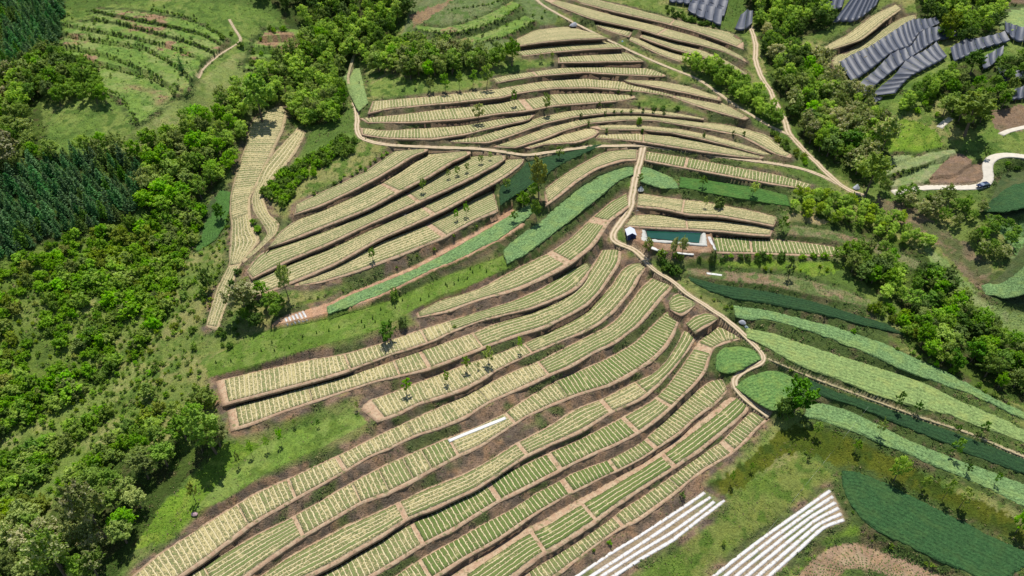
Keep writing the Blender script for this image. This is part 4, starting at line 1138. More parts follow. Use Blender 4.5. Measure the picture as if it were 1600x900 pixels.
wood('1432,-40 1562,-40 1562,45 1532,66 1482,60 1462,30 1434,26', 'mid', 4.6, (5.5, 8), ['mid', 'bright', 'dark'], 'green tree in the wood behind the black nets at the top right', 'trees behind the nets')
wood('1500,40 1520,78 1470,72 1460,60', 'mid', 4.2, (4.5, 6), ['dark', 'mid', 'yellow'], 'dark green tree among the black nets', 'trees among the nets')
wood('1545,105 1600,95 1680,90 1680,135 1600,140 1560,130', 'mid', 4.6, (5, 7), ['dark', 'mid'], 'dark tree at the right edge among the black nets', 'trees at the right edge')
wood('365,478 390,455 430,462 445,492 438,505 400,520 372,505', 'mid', 3.6, (4.0, 5.2), ['dark', 'mid'], 'dark leafy tree in the knot at the left foot of the left centre terraces', 'dark knot of trees')
wood('1012,398 1030,396 1068,402 1066,430 1048,432 1030,420', 'shrub', 2.6, (2.2, 3.2), ['dark', 'dark', 'mid'], 'dark shrub in the shady tangle under the two pond trees', 'dark shrubs under the pond trees')
wood('200,560 255,470 305,372 350,352 356,420 322,520 300,560 335,600 345,640 240,660', 'shrub', 7.0, (1.2, 2.6), ['mid', 'bright', 'yellow', 'grey'], 'lone shrub dotted on the open grass slope left of the terraces', 'scattered slope shrubs', prob=.6)
wood('368,400 395,385 412,362 395,340 388,345 400,372 378,392', 'shrub', 2.8, (1.4, 2.4), ['mid', 'bright'], 'small shrub in the green gap between the two ribbon fields', 'shrubs between the ribbon fields')
wood('345,452 362,412 378,416 366,455', 'shrub', 2.8, (1.8, 3), ['bright', 'dark'], 'shrub beside the lower end of the ribbon field', 'shrubs beside the ribbon')
wood('340,520 365,470 372,500 400,522 330,560', 'shrub', 3.4, (1.2, 2.4), ['mid', 'dark'], 'shrub at the bottom tip of the ribbon field', 'shrubs below the ribbon tip')
wood('640,70 800,15 860,10 865,40 800,66 740,82', 'bush', 5.5, (.6, 1.5), ['dark', 'mid'], 'small dark bush dotted on the grey green hillside at the top', 'bushes on the top hillside', prob=.7)
wood('100,20 240,5 350,40 320,130 240,150 110,110', 'bush', 6.5, (.5, 1.2), ['mid', 'bright', 'dark'], 'low bush on the old grass terraces at top left', 'bushes on the grass terraces', prob=.7)
wood('400,30 480,60 440,120 380,110 330,60', 'shrub', 6.0, (1.4, 2.8), ['mid', 'bright'], 'shrub on the grass right of the old terraces', 'shrubs right of the old terraces', prob=.6)
wood('820,905 880,870 960,830 1000,812 1010,818 960,850 880,905', 'bush', 3.0, (.7, 1.3), ['bright', 'mid'], 'small green bush on the strip of grass between the lowest terrace and the white mulch', 'bushes by the mulch', prob=.5)
wood('1180,700 1260,690 1300,730 1240,720', 'bush', 3.4, (.5, 1), ['bright', 'mid'], 'low green bush on the grass corner between olive meadow and deep green crop', 'bushes on the grass corner', prob=.6)
wood('1310,760 1345,815 1433,866 1500,898 1490,905 1370,856 1320,812', 'bush', 2.2, (.5, 1.1), ['bright', 'mid', 'dark'], 'green bush on the bank below the deep green crop', 'bushes below the deep green crop', prob=.75)
wood('1330,410 1250,421 1150,412 1075,410 1075,415 1150,420 1250,428 1330,422', 'bush', 2.6, (.6, 1.3), ['bright', 'yellow'], 'bright bush on the sunny bank below the hedge line', 'bushes on the sunny bank', prob=.6)
wood('1440,140 1500,150 1480,185 1440,185 1400,180', 'shrub', 4.0, (1.4, 2.6), ['bright', 'mid'], 'shrub on the bright meadow edge above the brown plots', 'shrubs on the meadow edge', prob=.5)
wood('1555,258 1572,250 1610,255 1610,270 1575,272 1560,270', 'shrub', 2.8, (1.2, 2.2), ['mid', 'bright', 'dark'], 'shrub inside the bend of the pale road', 'shrubs inside the bend')
wood('1400,288 1450,283 1520,288 1530,284 1538,278 1520,289 1450,291 1410,294', 'bush', 2.0, (.7, 1.3), ['mid', 'dark'], 'roadside bush between the pale road and the brown plots', 'roadside bushes')
wood('1205,202 1235,232 1275,262 1262,260 1230,240 1200,212', 'shrub', 2.6, (1.4, 2.4), ['bright', 'yellow', 'mid'], 'shrub wedged between the upper track and the arching terraces', 'shrubs by the upper track')
wood('1085,455 1110,468 1150,480 1220,490 1215,494 1140,488 1095,470', 'bush', 2.2, (.6, 1.2), ['mid', 'dark', 'bright'], 'small bush on the bank right of the ridge track', 'bushes right of the ridge track')
wood('1205,565 1240,575 1262,590 1300,615 1290,618 1250,602 1205,575', 'bush', 2.0, (.6, 1.3), ['mid', 'bright', 'dark'], 'green bush along the start of the thin pale path', 'bushes along the thin path')
wood('430,508 500,482 600,446 690,392 740,360 742,364 690,402 600,458 500,492', 'bush', 2.4, (.6, 1.4), ['bright', 'mid'], 'bright bush on the bank between the earth path and the seedling meadow', 'bushes above the seedling meadow', prob=.7)
wood('470,470 530,452 610,425 690,378 775,330 776,338 690,388 600,432 500,470', 'bush', 2.2, (.6, 1.5), ['bright', 'bright', 'mid'], 'bright bush on the bank under the lowest left centre terrace', 'bushes under the left centre block', prob=.7)
wood('1300,505 1380,535 1430,555 1500,585 1600,640 1600,648 1500,595 1420,570 1300,520', 'bush', 2.4, (.8, 1.6), ['mid', 'dark', 'bright'], 'bush on the dark bank between the two upper pale green strips', 'bushes between pale strips')

wood('190,600 240,530 270,470 300,380 360,300 366,350 350,420 322,520 300,570 340,610 350,640 250,690', 'bush', 1.9, (.5, 1.5), ['mid', 'bright', 'yellow', 'grey', 'bright'], 'low bush on the rough grass slope left of the terraces', 'low bushes of the rough slope', prob=.55)
wood('-60,430 330,318 268,480 200,600 60,650 -60,690', 'bush', 1.9, (.7, 1.7), ['bright', 'mid', 'yellow'], 'low bush filling gaps in the left thicket', 'low bushes in the thicket', prob=.6)
wood('-60,690 60,650 235,560 262,660 182,720 60,812 -60,860', 'bush', 1.9, (.6, 1.5), ['bright', 'mid', 'yellow'], 'low bush filling gaps on the lower left slope', 'low bushes on the lower left slope', prob=.6)
def hedge_line(px, spacing, hr, mats, label, group, rg=np.random.default_rng(13)):
    c = on_land(smooth_line(P(px) if isinstance(px, str) else px, 80))
    ln = np.linalg.norm(np.diff(c[:, :2], axis=0), axis=1).sum()
    for q in resample(c, max(3, int(ln / spacing))):
        x, y = q[0] + rg.normal() * .35, q[1] + rg.normal() * .35
        if fbm(x, y, 7, 330, 2) < .3 or cell(np.array([x]), np.array([y]), pid)[0] not in OK: continue
        h = rg.uniform(*hr)
        PLANTS.append(dict(cls='bush', p=np.array([x, y, float(ground(x, y)[0])]), h=h, w=h * rg.uniform(1.0, 1.7), mat=mats[int(rg.integers(len(mats)))], label=label, group=group, one=False))
for gl in GL: hedge_line(P(gl) + [0, 2], .6, (.4, .9), ['dark', 'mid', 'grey', 'dark'], 'low dark bush on a bank of the old grass terraces at top left', 'bank bushes of the old grass terraces')
for gl in ['655,48 700,52 745,44 785,28 815,8', '670,71 730,71 790,57 835,33', '382,110 430,109 465,111', '390,94 438,93 475,96', '396,77 440,75 485,79', '640,52 690,57 740,50', '700,15 760,8 800,-5']:
    hedge_line(gl, .9, (.4, .9), ['dark', 'mid', 'grey'], 'low dark bush on a bank of the grassy hillside at the top', 'bank bushes of the top hillside')
for gl in ['1382,277 1420,268 1460,256', '1376,262 1400,256 1425,252', '1455,279 1483,251 1500,244 1517,252 1523,258', '1460,280 1490,279 1515,268']:
    hedge_line(gl, .9, (.5, 1.1), ['mid', 'dark', 'bright'], 'low bush on a bank between the pale green strips and brown plots near the road', 'bank bushes near the road')
# --- trees and bushes that stand alone
for (x, yb, yt, w, mt, lb) in [
    (763, 569, 543, 20, 'bright', 'bright young tree, largest of the row standing on the tree dotted terrace'),
    (730, 583, 559, 14, 'bright', 'bright young tree second from the right tip of the tree dotted terrace row'),
    (697, 601, 581, 13, 'bright', 'small bright young tree in the middle of the tree dotted terrace'),
    (635, 617, 593, 16, 'bright', 'bright young tree nearest the left end of the tree dotted terrace'),
    (813, 551, 527, 9, 'bright', 'slim young tree at the upper end of the tree dotted terrace'),
    (748, 578, 567, 6, 'mid', 'tiny thin tree between the two biggest trees of the tree dotted terrace'),
    (714, 346, 328, 10, 'mid', 'left one of two young trees on the lowest left centre terrace'),
    (729, 340, 319, 11, 'mid', 'right one of two young trees on the lowest left centre terrace'),
    (582, 409, 388, 14, 'mid', 'lone young tree on the lower part of the lowest left centre terrace'),
    (661, 301, 280, 12, 'mid', 'lone young tree beside the cross path of the third left centre terrace'),
    (702, 280, 266, 9, 'mid', 'leftmost of the young trees in a row on the third left centre terrace'),
    (715, 275, 260, 11, 'mid', 'second of the young trees in a row on the third left centre terrace'),
    (730, 270, 255, 9, 'mid', 'third of the young trees in a row on the third left centre terrace'),
    (752, 257, 243, 10, 'mid', 'fourth of the young trees in a row on the third left centre terrace'),
    (766, 251, 238, 7, 'mid', 'rightmost of the young trees in a row on the third left centre terrace'),
    (792, 299, 280, 14, 'bright', 'young tree at the left end of the dark sunken crop'),
    (873, 250, 231, 16, 'mid', 'young tree at the upper end of the dark sunken crop'),
    (803, 349, 331, 14, 'mid', 'small tree on the thin pale green crop strip'),
    (441, 695, 671, 12, 'bright', 'thin young tree on the lower grass strip, first from the striped terrace'),
    (419, 706, 685, 10, 'bright', 'thin young tree on the lower grass strip, second in its row'),
    (395, 715, 693, 11, 'bright', 'thin young tree on the lower grass strip, third in its row'),
    (374, 730, 709, 11, 'bright', 'thin young tree on the lower grass strip, nearest the wood'),
    (558, 641, 628, 7, 'bright', 'tiny tree on the grass beside the blunt end of the tree dotted terrace'),
    (461, 665, 655, 6, 'mid', 'tiny sapling in the middle of the lower grass strip'),
    (499, 667, 656, 8, 'dark', 'small dark sapling at the right of the lower grass strip'),
    (1273, 683, 662, 15, 'mid', 'round young tree on the olive meadow just right of the big dark tree'),
    (1372, 684, 659, 14, 'mid', 'young tree on the lower pale green strip, nearest the big dark tree'),
    (1335, 708, 690, 13, 'bright', 'young tree on the olive meadow, second from the big dark tree'),
    (1397, 751, 714, 28, 'bright', 'largest bright tree on the edge of the deep green crop'),
    (1483, 714, 684, 18, 'mid', 'blue green young tree on the upper rim of the lower pale green strip'),
    (1438, 764, 744, 15, 'bright', 'bright young tree just right of the largest one by the deep green crop'),
    (1472, 781, 751, 14, 'bright', 'slender young tree, third from the left along the deep green crop'),
    (1498, 794, 766, 21, 'bright', 'bushy young tree, fourth from the left along the deep green crop'),
    (1508, 741, 725, 12, 'dark', 'dark young tree standing in the lower pale green strip'),
    (1552, 758, 740, 10, 'mid', 'young tree standing far along the lower pale green strip'),
    (1587, 832, 800, 26, 'bright', 'bright tree close to the right edge above the deep green crop'),
    (1397, 641, 613, 15, 'dark', 'dark young tree on the thin pale path'),
    (1430, 648, 630, 14, 'dark', 'round dark bushy tree beside the thin pale path'),
    (1493, 679, 664, 10, 'dark', 'small dark tree beside the thin pale path, left of a twin pair'),
    (1522, 688, 674, 9, 'dark', 'small dark tree on the lower side of the thin pale path'),
    (1533, 680, 661, 13, 'dark', 'dark tree on the upper side of the thin pale path, furthest right'),
    (1172, 736, 724, 8, 'mid', 'tiny tree on the olive meadow beside the lowest striped terrace'),
    (1139, 757, 737, 10, 'mid', 'young tree on the olive meadow above the tip of the white mulch'),
    (306, 785, 757, 17, 'yellow', 'bright lime green young tree at the edge of the bottom left wood'),
    (1220, 362, 338, 18, 'mid', 'dark leaved tree at the right end of the terrace above the pond'),
    (1097, 294, 276, 14, 'mid', 'round tree on the grassy crop right of the junction'),
    (1174, 308, 286, 17, 'bright', 'pale green tree further right on the grassy crop'),
    (1101, 326, 308, 8, 'grey', 'thin tree on the second terrace above the pond'),
    (746, 194, 164, 20, 'grey', 'thin leaved tree on the bank under the terrace with the bare break'),
    (803, 167, 141, 13, 'mid', 'small tree left of the bare brown break'),
    (855, 181, 147, 18, 'mid', 'round dense tree right of the bare brown break'),
    (673, 145, 123, 15, 'mid', 'first tree from the left of the row under the head grove'),
    (696, 147, 117, 17, 'mid', 'second tree from the left of the row under the head grove'),
    (718, 142, 111, 12, 'mid', 'third tree from the left of the row under the head grove'),
    (739, 137, 110, 15, 'mid', 'fourth tree from the left of the row under the head grove'),
    (760, 140, 103, 21, 'mid', 'tallest and rightmost tree of the row under the head grove'),
    (631, 137, 120, 9, 'dark', 'small dark tree below the left end of the head grove'),
    (649, 139, 126, 8, 'dark', 'smaller dark tree just right of its twin below the head grove'),
    (846, 98, 85, 8, 'mid', 'left of two small trees on the grass beside the short upper terrace'),
    (863, 97, 82, 8, 'mid', 'right of two small trees on the grass beside the short upper terrace'),
    (1000, 288, 272, 10, 'mid', 'small tree in the bushes left of the dirt track below the junction'),
    (1231, 438, 414, 18, 'dark', 'dark tree on the stubble strip below the hedge line'),
    (1538, 250, 232, 12, 'dark', 'small dark tree beside the pale road above the bend'),
    (1573, 272, 255, 10, 'dark', 'little tree inside the road bend'),
]:
    single(x, yb, yt, w, 'small' if w < 22 else 'mid', mt, lb)
for (x, yb, yt, w, cls, mt, lb) in [
    (842, 310, 248, 27, 'large', 'yellow', 'tall bright yellow green tree over the dark sunken crop'),
    (834, 310, 286, 18, 'mid', 'mid', 'rounded tree right under the tall bright one'),
    (818, 324, 300, 24, 'mid', 'bright', 'bushy tree at the lower lip of the dark sunken crop'),
    (838, 348, 312, 18, 'large', 'grey', 'slim pale tree between the two pale green crops'),
    (1048, 408, 373, 15, 'large', 'bloom', 'left of two thin tall trees in front of the pond'),
    (1064, 404, 369, 13, 'large', 'bloom', 'right of two thin tall trees in front of the pond'),
    (1012, 394, 371, 18, 'mid', 'bright', 'bushy bright tree at the left corner of the pond'),
    (1240, 645, 595, 50, 'mid', 'dark', 'biggest dark tree standing alone at the end of the pale green strips'),
    (1224, 653, 622, 28, 'shrub', 'dark', 'dark bush tree leaning on the biggest dark tree'),
    (452, 470, 415, 26, 'large', 'grey', 'tall thin crowned tree at the foot of the left centre terraces'),
    (388, 496, 444, 50, 'large', 'bloom', 'broad pale flowering tree at the left foot of the left centre terraces'),
    (606, 535, 503, 30, 'mid', 'dark', 'lone round dark tree above the topmost left starting terrace'),
    (338, 708, 640, 58, 'large', 'grey', 'broad grey green tree at the top of the bottom left wood'),
    (165, 840, 760, 62, 'large', 'bloom', 'big tree covered in pale blossom in the bottom left wood'),
    (105, 905, 830, 60, 'large', 'bloom', 'pale blossoming tree low in the bottom left corner'),
    (285, 112, 88, 10, 'conifer', 'pine', 'lone conifer on the old grass terraces'),
    (1376, 240, 185, 40, 'large', 'bloom', 'pale blossoming tree at the lower edge of the right wood'),
    (1507, 212, 145, 62, 'large', 'bright', 'huge rounded tree above the road bend'),
    (1515, 118, 80, 34, 'large', 'dark', 'dark oval tree between two black nets'),
    (1478, 60, 18, 30, 'large', 'yellow', 'lime green tree at the upper end of the long black nets'),
    (1352, 305, 240, 50, 'large', 'bright', 'bright tree at the lower tip of the right wood'),
    (22, 262, 205, 50, 'large', 'bloom', 'whitish flowering tree at the left edge'),
    (800, 103, 62, 26, 'large', 'mid', 'tree at the left tip of the second upper terrace'),
    (410, 190, 118, 52, 'large', 'grey', 'broad pale grey tree above the tall ribbon field'),
    (1124, 325, 306, 18, 'shrub', 'dark', 'dark clump on the rim of the second terrace above the pond'),
    (617, 469, 451, 17, 'shrub', 'mid', 'round green bush on the earth path below the thin crop strip'),
    (630, 510, 496, 18, 'shrub', 'dark', 'dark bush right of the lone round dark tree'),
    (235, 620, 598, 28, 'shrub', 'mid', 'rounded bush on the slope left of the topmost terrace'),
    (286, 665, 630, 30, 'mid', 'bright', 'leafy small tree on the grass above the bottom left wood'),
    (320, 634, 605, 42, 'shrub', 'bright', 'vivid bush beside the red earth end of the topmost terrace'),
    (1112, 411, 393, 14, 'shrub', 'dark', 'dark round bush standing out of the hedge line below the pond'),
    (330, 455, 420, 26, 'mid', 'dark', 'dark tree beside the lower ribbon field'),
    (347, 345, 316, 20, 'mid', 'dark', 'dark tree between grass green patch and ribbon field'),
    (1066, 778, 769, 11, 'bush', 'dark', 'dark bush on the bank above the white mulch'),
    (1131, 851, 843, 8, 'bush', 'bright', 'tiny bush in the meadow between the two white mulch fields'),
    (1262, 720, 711, 7, 'bush', 'dark', 'tiny dark bush at the top of the grass corner'),
    (710, 512, 508, 7, 'bush', 'mid', 'tiny bush on the bank above the topmost terrace'),
]:
    single(x, yb, yt, w, cls, mt, lb)
# small dark bushes in a row along the banks of the centre block
for i_, (x, y) in enumerate([(966, 147), (986, 148), (998, 167), (937, 167), (945, 182), (960, 180), (971, 180), (986, 178), (1004, 177), (1020, 178), (1037, 181), (908, 185), (920, 196), (1003, 209), (947, 208), (1099, 215), (1146, 212), (1162, 213)]):
    single(x, y, y - 8, 6, 'bush', 'dark', 'little dark bush on the banks between the arching terraces of the centre block', 'little bank bushes')
for x, y in [(1022, 170), (1036, 171), (1057, 172)]:
    single(x, y, y - 6, 12, 'bush', 'dark', 'dark clump under the short pale terrace right of the centre', 'dark clumps')
single(998, 196, 182, 11, 'shrub', 'mid', 'rounded bush on the bank in the middle of the arching terraces')
for X, Y in [(515, 395), (610, 378), (690, 310), (855, 272), (920, 248), (1060, 215), (1130, 195), (1180, 138), (1145, 215), (1270, 125), (1315, 80), (1430, 78), (1480, 55), (245, 460), (435, 395), (500, 345), (780, 285), (1080, 245), (150, 470)]:
    x, y = 300 + X / 4, 450 + Y / 4
    single(x, y, y - 5.5, 3, 'tuft', 'dark', 'tiny dark conifer seedling in the meadow strip above the topmost terrace', 'conifer seedlings of the meadow strip')
for X, Y in [(520, 845), (540, 785), (555, 805), (395, 893), (385, 880), (600, 775), (465, 855), (640, 800), (440, 880)]:
    x, y = 600 + X / 4, 225 + Y / 4
    single(x, y, y - 5.5, 3, 'tuft', 'dark', 'tiny dark conifer seedling in the meadow strip above the topmost terrace', 'conifer seedlings of the meadow strip')

# ------------------------------------------------------------------ plant them: at most 300 of a kind one by one, the rest as one mass
def px_of(p):
    d = np.asarray(p) - CAM
    c, s = math.cos(PITCH), math.sin(PITCH)
    z = d[1] * c - d[2] * s; y = d[1] * s + d[2] * c
    return 800 + d[0] / z / TANW * 800, 450 - y / z / TANW * 800, z
groups = {}
for q in PLANTS:
    x, y, z = px_of(q['p'] + np.array([0, 0, q['h'] * .5]))
    q['in'] = -25 < x < 1625 and -25 < y < 925
    q['size'] = q['h'] / z + (10 if q['one'] else 0) - (0 if q['in'] else 5)
    groups.setdefault(q['cls'], []).append(q)
rest = []
prot = {}
rg = np.random.default_rng(11)
for cls, lst in groups.items():
    lst.sort(key=lambda q: -q['size'])
    for q in lst[300:]: rest.append(q)
    for q in lst[:300]:
        if not q['in'] and not q['one'] and cls in ('bush', 'shrub', 'tuft'): rest.append(q); continue
        k = int(rg.integers(NVAR[cls]))
        sz = q['h'] / CLS[cls]['h']; sw = q['w'] / CLS[cls]['w']
        crown, trunk = MESH[cls, k]
        if trunk is None:
            o = bpy.data.objects.new(NAMES[cls], crown); COL.objects.link(o)
            parts = [o]
        else:
            o = bpy.data.objects.new(NAMES[cls], None); COL.objects.link(o); o.empty_display_size = .2
            c = bpy.data.objects.new('crown', crown); c.parent = o; COL.objects.link(c)
            b_ = bpy.data.objects.new('trunk', trunk); b_.parent = o; COL.objects.link(b_)
            parts = [c]
        o.location = q['p'] - np.array([0, 0, .05]); o.scale = (sw * rg.uniform(.92, 1.08), sw * rg.uniform(.92, 1.08), sz)
        o.rotation_euler = (rg.normal() * .04, rg.normal() * .04, rg.uniform(0, 6.283))
        parts[0].material_slots[0].link = 'OBJECT'; parts[0].material_slots[0].material = LM[q['mat']]
        tag(o, q['label'], CATS[cls], q['group'])
if rest:
    by = {}
    for q in rest: by.setdefault((q['cls'], q['mat']), []).append(q)
    MASS = dict(large='tree_mass', mid='tree_mass', conifer='conifer_mass', shrub='thicket', bush='undergrowth', tuft='undergrowth', small='tree_mass')
    for (cls, mat), lst in by.items():
        V, T_, n = [], [], 0
        for q in lst:
            me = MESH[cls, int(rg.integers(NVAR[cls]))][0]
            a = np.empty(len(me.vertices) * 3, np.float32); me.vertices.foreach_get('co', a); a = a.reshape(-1, 4, 3)
            tn = np.empty(len(me.vertices), np.float32); me.attributes['tone'].data.foreach_get('value', tn); tn = tn.reshape(-1, 4)
            a = a * np.array([q['w'] / CLS[cls]['w']] * 2 + [q['h'] / CLS[cls]['h']])
            r = rg.uniform(0, 6.283); c, s = math.cos(r), math.sin(r)
            a = np.stack([a[..., 0] * c - a[..., 1] * s, a[..., 0] * s + a[..., 1] * c, a[..., 2]], -1) + q['p']
            V.append(a.reshape(-1, 3)); T_.append(np.clip(tn + rg.normal() * .25, 0, 1).ravel())
        V = np.concatenate(V)
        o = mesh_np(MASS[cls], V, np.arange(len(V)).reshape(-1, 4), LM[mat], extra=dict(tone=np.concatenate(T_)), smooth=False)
        tag(o, kind='stuff')
print('plants', {k: len(v) for k, v in groups.items()}, 'rest', len(rest))

# ------------------------------------------------------------------ low growth: grass tufts, weeds on the banks
m_low = bpy.data.materials.new('low_growth'); m_low.use_nodes = True
t = m_low.node_tree; b = t.nodes['Principled BSDF']
at = N(t, 'ShaderNodeAttribute', attribute_name='Col'); t.links.new(at.outputs['Color'], b.inputs['Base Color'])
b.inputs['Roughness'].default_value = .85; b.inputs['Specular IOR Level'].default_value = .15
rg = np.random.default_rng(5)
n = 420000
# even over the picture rather than over the land: denser close by
yy = 66 + (410 - 66) * rg.random(n) ** 1.25
xx = rg.uniform(-1, 1, n) * (75 + yy * .84)
tu = cell(xx, yy, TUFT); pp = cell(xx, yy, pid)
clump = fbm(xx, yy, 3.0, 401, 2)
pd_ = np.hypot(xx - POND_OUT[:, 0].mean(), yy - POND_OUT[:, 1].mean()) > 15
keep = (rg.random(n) < tu * sstep(.35, .6, clump) * 1.2) & pd_ & ~np.isin(pp, [PIDS.index(k) for k in PIDS if k in ('field', 'crop', 'dirt', 'path', 'concrete', 'redsoil', 'pondpad', 'ploughed', 'brownbed')])
xx, yy, tu = xx[keep], yy[keep], tu[keep]
zz = ground(xx, yy)
base = cell(xx, yy, CC)
size = (.16 + .42 * tu * rg.random(len(xx)) ** 2.2) * (.75 + yy / 420)
k = 5
cen = np.repeat(np.stack([xx, yy, zz], 1), k, 0) + rg.normal(size=(len(xx) * k, 3)) * np.repeat(size, k)[:, None] * [.5, .5, 0]
cen[:, 2] += np.repeat(size, k) * rg.uniform(.1, .75, len(cen))
nr = rg.normal(size=(len(cen), 3)) * .6 + [0, 0, 1.1]
v, f = quads(cen, nr, np.repeat(size, k) * rg.uniform(.5, 1.1, len(cen)), rg)
lum = base.mean(1, keepdims=True)
green = base / (base[:, 1:2] + 1e-6) * np.clip(base[:, 1:2], .09, .22)
green = green * [.9, 1.08, .8]
isbank = (base[:, 0] > base[:, 1])[:, None]
brown = np.array([.125, .092, .060])
green = np.where(isbank, np.where(rg.random((len(base), 1)) < .62, brown, np.array([.085, .105, .036])) * rg.uniform(.5, 1.4, (len(base), 1)), green)
dry = rg.random((len(base), 1)) < .12
green = np.where(dry, np.array([.17, .15, .07]), green)
green = green * rg.uniform(.75, 1.35, (len(base), 1))
cols = np.repeat(np.repeat(green, k, 0) * rg.uniform(.8, 1.2, (len(cen), 1)), 4, 0)
o = mesh_np('low_growth', v, f, m_low, cols, smooth=False)
tag(o, kind='stuff')
print('tufts', len(xx))
# ------------------------------------------------------------------ made things
import bmesh
def bm_obj(name, bm, mat, parent=None, smooth=False):
    me = bpy.data.meshes.new(name); bmesh.ops.recalc_face_normals(bm, faces=bm.faces); bm.to_mesh(me); bm.free()
    if smooth:
        for p in me.polygons: p.use_smooth = True
    me.materials.append(mat)
    o = bpy.data.objects.new(name, me); COL.objects.link(o)
    if parent: o.parent = parent
    return o
def add_box(bm, c, s, rz=0.0):
    r = bmesh.ops.create_cube(bm, size=1.0)
    ca, sa = math.cos(rz), math.sin(rz)
    for v in r['verts']:
        x, y, z = v.co.x * s[0], v.co.y * s[1], v.co.z * s[2]
        v.co = (c[0] + x * ca - y * sa, c[1] + x * sa + y * ca, c[2] + z)
    return r['verts']
def add_cyl(bm, a, b, r, n=8, r2=None):
    a, b = Vector(a), Vector(b); d = b - a
    q = d.to_track_quat('Z', 'Y').to_matrix().to_4x4(); q.translation = (a + b) / 2
    bmesh.ops.create_cone(bm, cap_ends=True, segments=n, radius1=r, radius2=r if r2 is None else r2, depth=d.length, matrix=q)
def add_prism(bm, prof, x0, x1):
    """profile in y-z extruded along x"""
    a = [bm.verts.new((x0, p[0], p[1])) for p in prof]; b = [bm.verts.new((x1, p[0], p[1])) for p in prof]
    bm.faces.new(a); bm.faces.new(b[::-1])
    for i in range(len(prof)):
        j = (i + 1) % len(prof); bm.faces.new((a[i], b[i], b[j], a[j]))
def at_px(x, y): return on_land(np.array([[x, y]], float))[0]

m_white = simple_mat('white_plastic', (.54, .54, .51), .5, .3, 2.5, .4, .3)
m_film, t, b = new_mat('mulch_film')
n_ = noise_n(t, 1.6, 4); n2_ = noise_n(t, 7, 2)
col = mix_n(t, ramp_n(t, n_, .50, .70), (.48, .47, .46), (.32, .26, .19))
col = mix_n(t, 1.0, col, math_n(t, 'MULTIPLY_ADD', n2_, .4, .78), 'MULTIPLY')
t.links.new(col, b.inputs['Base Color']); b.inputs['Roughness'].default_value = .4
bump_n(t, math_n(t, 'ADD', n_, n2_), .5, .1, b)
m_tarp = simple_mat('grey_tarpaulin', (.34, .35, .38), .5, .25, 1.5, .4)
m_post = simple_mat('wooden_post', (.22, .17, .12), .9, .3, 5)
m_blue = simple_mat('blue_fabric', (.012, .028, .12), .7, .15, 2)
m_sheet = simple_mat('white_sheet_roof', (.55, .58, .66), .55, .1, 2)
m_metal = simple_mat('dull_metal', (.35, .35, .36), .4, .1, 3)

# --- white plastic mulch, one sheet per bed
def sheet(px, w, label, name='mulch_sheet', h=.14, mat=None, group=None, cat='mulch sheet', lift=0.0):
    c = on_land(smooth_line(P(px) if isinstance(px, str) else px, 60))
    ln = np.linalg.norm(np.diff(c[:, :2], axis=0), axis=1).sum()
    n = max(8, int(ln / .5)); c = smooth_line(c, n, 4)
    g = np.gradient(c[:, :2], axis=0); g /= np.linalg.norm(g, axis=1)[:, None]
    nr = np.stack([-g[:, 1], g[:, 0]], 1)
    u = np.linspace(-1, 1, 9)
    s = np.arange(n) * .5
    wj = w / 2 * (1 + .28 * (fbm(s, s * 0 + c[0, 0], 2.2, 501) - .5))
    p = c[:, None, :2] + nr[:, None, :] * (u[None, :] * wj[:, None])[..., None]
    z = c[:, 2][:, None] + h * (1 - np.abs(u)[None, :] ** 3) + .05 * (fbm(p[..., 0], p[..., 1], .8, 503, 2) - .5) + .03 + lift
    q = with_skirt(np.concatenate([p, z[..., None]], -1), .2)
    o = mesh_np(name, q.reshape(-1, 3), grid_faces(*q.shape[:2]), mat or m_film)
    org = Vector(c[n // 2]); o.data.transform(__import__('mathutils').Matrix.Translation(-org)); o.location = org
    tag(o, label, cat, group)
G1 = 'white mulch sheets of the left field'
sheet('895,905 955,864 1000,837 1037,813 1075,788 1101,770', .88, 'white plastic mulch sheet nearest the striped terraces in the left mulch field', group=G1)
sheet('917,905 960,877 1000,851 1045,821 1075,800 1110,777', .88, 'white plastic mulch sheet second from the striped terraces in the left mulch field', group=G1)
sheet('933,905 970,881 1000,862 1050,832 1087,806 1116,784', .88, 'white plastic mulch sheet third from the striped terraces in the left mulch field', group=G1)
sheet('952,905 1000,874 1050,845 1087,816 1132,782', .88, 'white plastic mulch sheet on the lower rim of the left mulch field', group=G1)
ORD = ['uppermost', 'second from the top', 'third from the top', 'fourth from the top', 'fifth from the top', 'lowest']
A0 = smooth_line(P('1110,905 1150,873 1200,835 1250,800 1297,767'), 30); A1 = smooth_line(P('1196,905 1250,857 1287,823 1319,812'), 30)
for k in range(6):
    f_ = k / 5
    sheet(A0 * (1 - f_) + A1 * f_, .88, 'white plastic mulch sheet, %s of six in the right mulch field' % ORD[k], group='white mulch sheets of the right field')
sheet('701,690 725,680 760,666 790,654', 1.0, 'single long white plastic sheet lying on a striped terrace', 'plastic_sheet', .12, m_white, cat='plastic sheet', lift=.25)
for k in range(6):
    f_ = k / 5
    a = np.array([446, 498]) * (1 - f_) + np.array([473, 487]) * f_; b_ = np.array([451, 509]) * (1 - f_) + np.array([481, 501]) * f_
    sheet(np.array([a, b_]), .75, 'short pale plastic covered bed on red earth, %s of six' % ['leftmost', 'second from the left', 'third from the left', 'fourth from the left', 'fifth from the left', 'rightmost'][k],
          'covered_bed', .18, m_film, 'short covered beds on red earth', 'covered bed')
sheet('1104,427 1128,430', 1.0, 'short white sheet on the stubble strip below the hedge line', 'plastic_sheet', .1, m_white, cat='plastic sheet')
sheet('1018,387 1030,391 1040,394', 1.4, 'pale slab of plastic below the pond, left piece of two', 'plastic_sheet', .08, m_white, cat='plastic sheet')
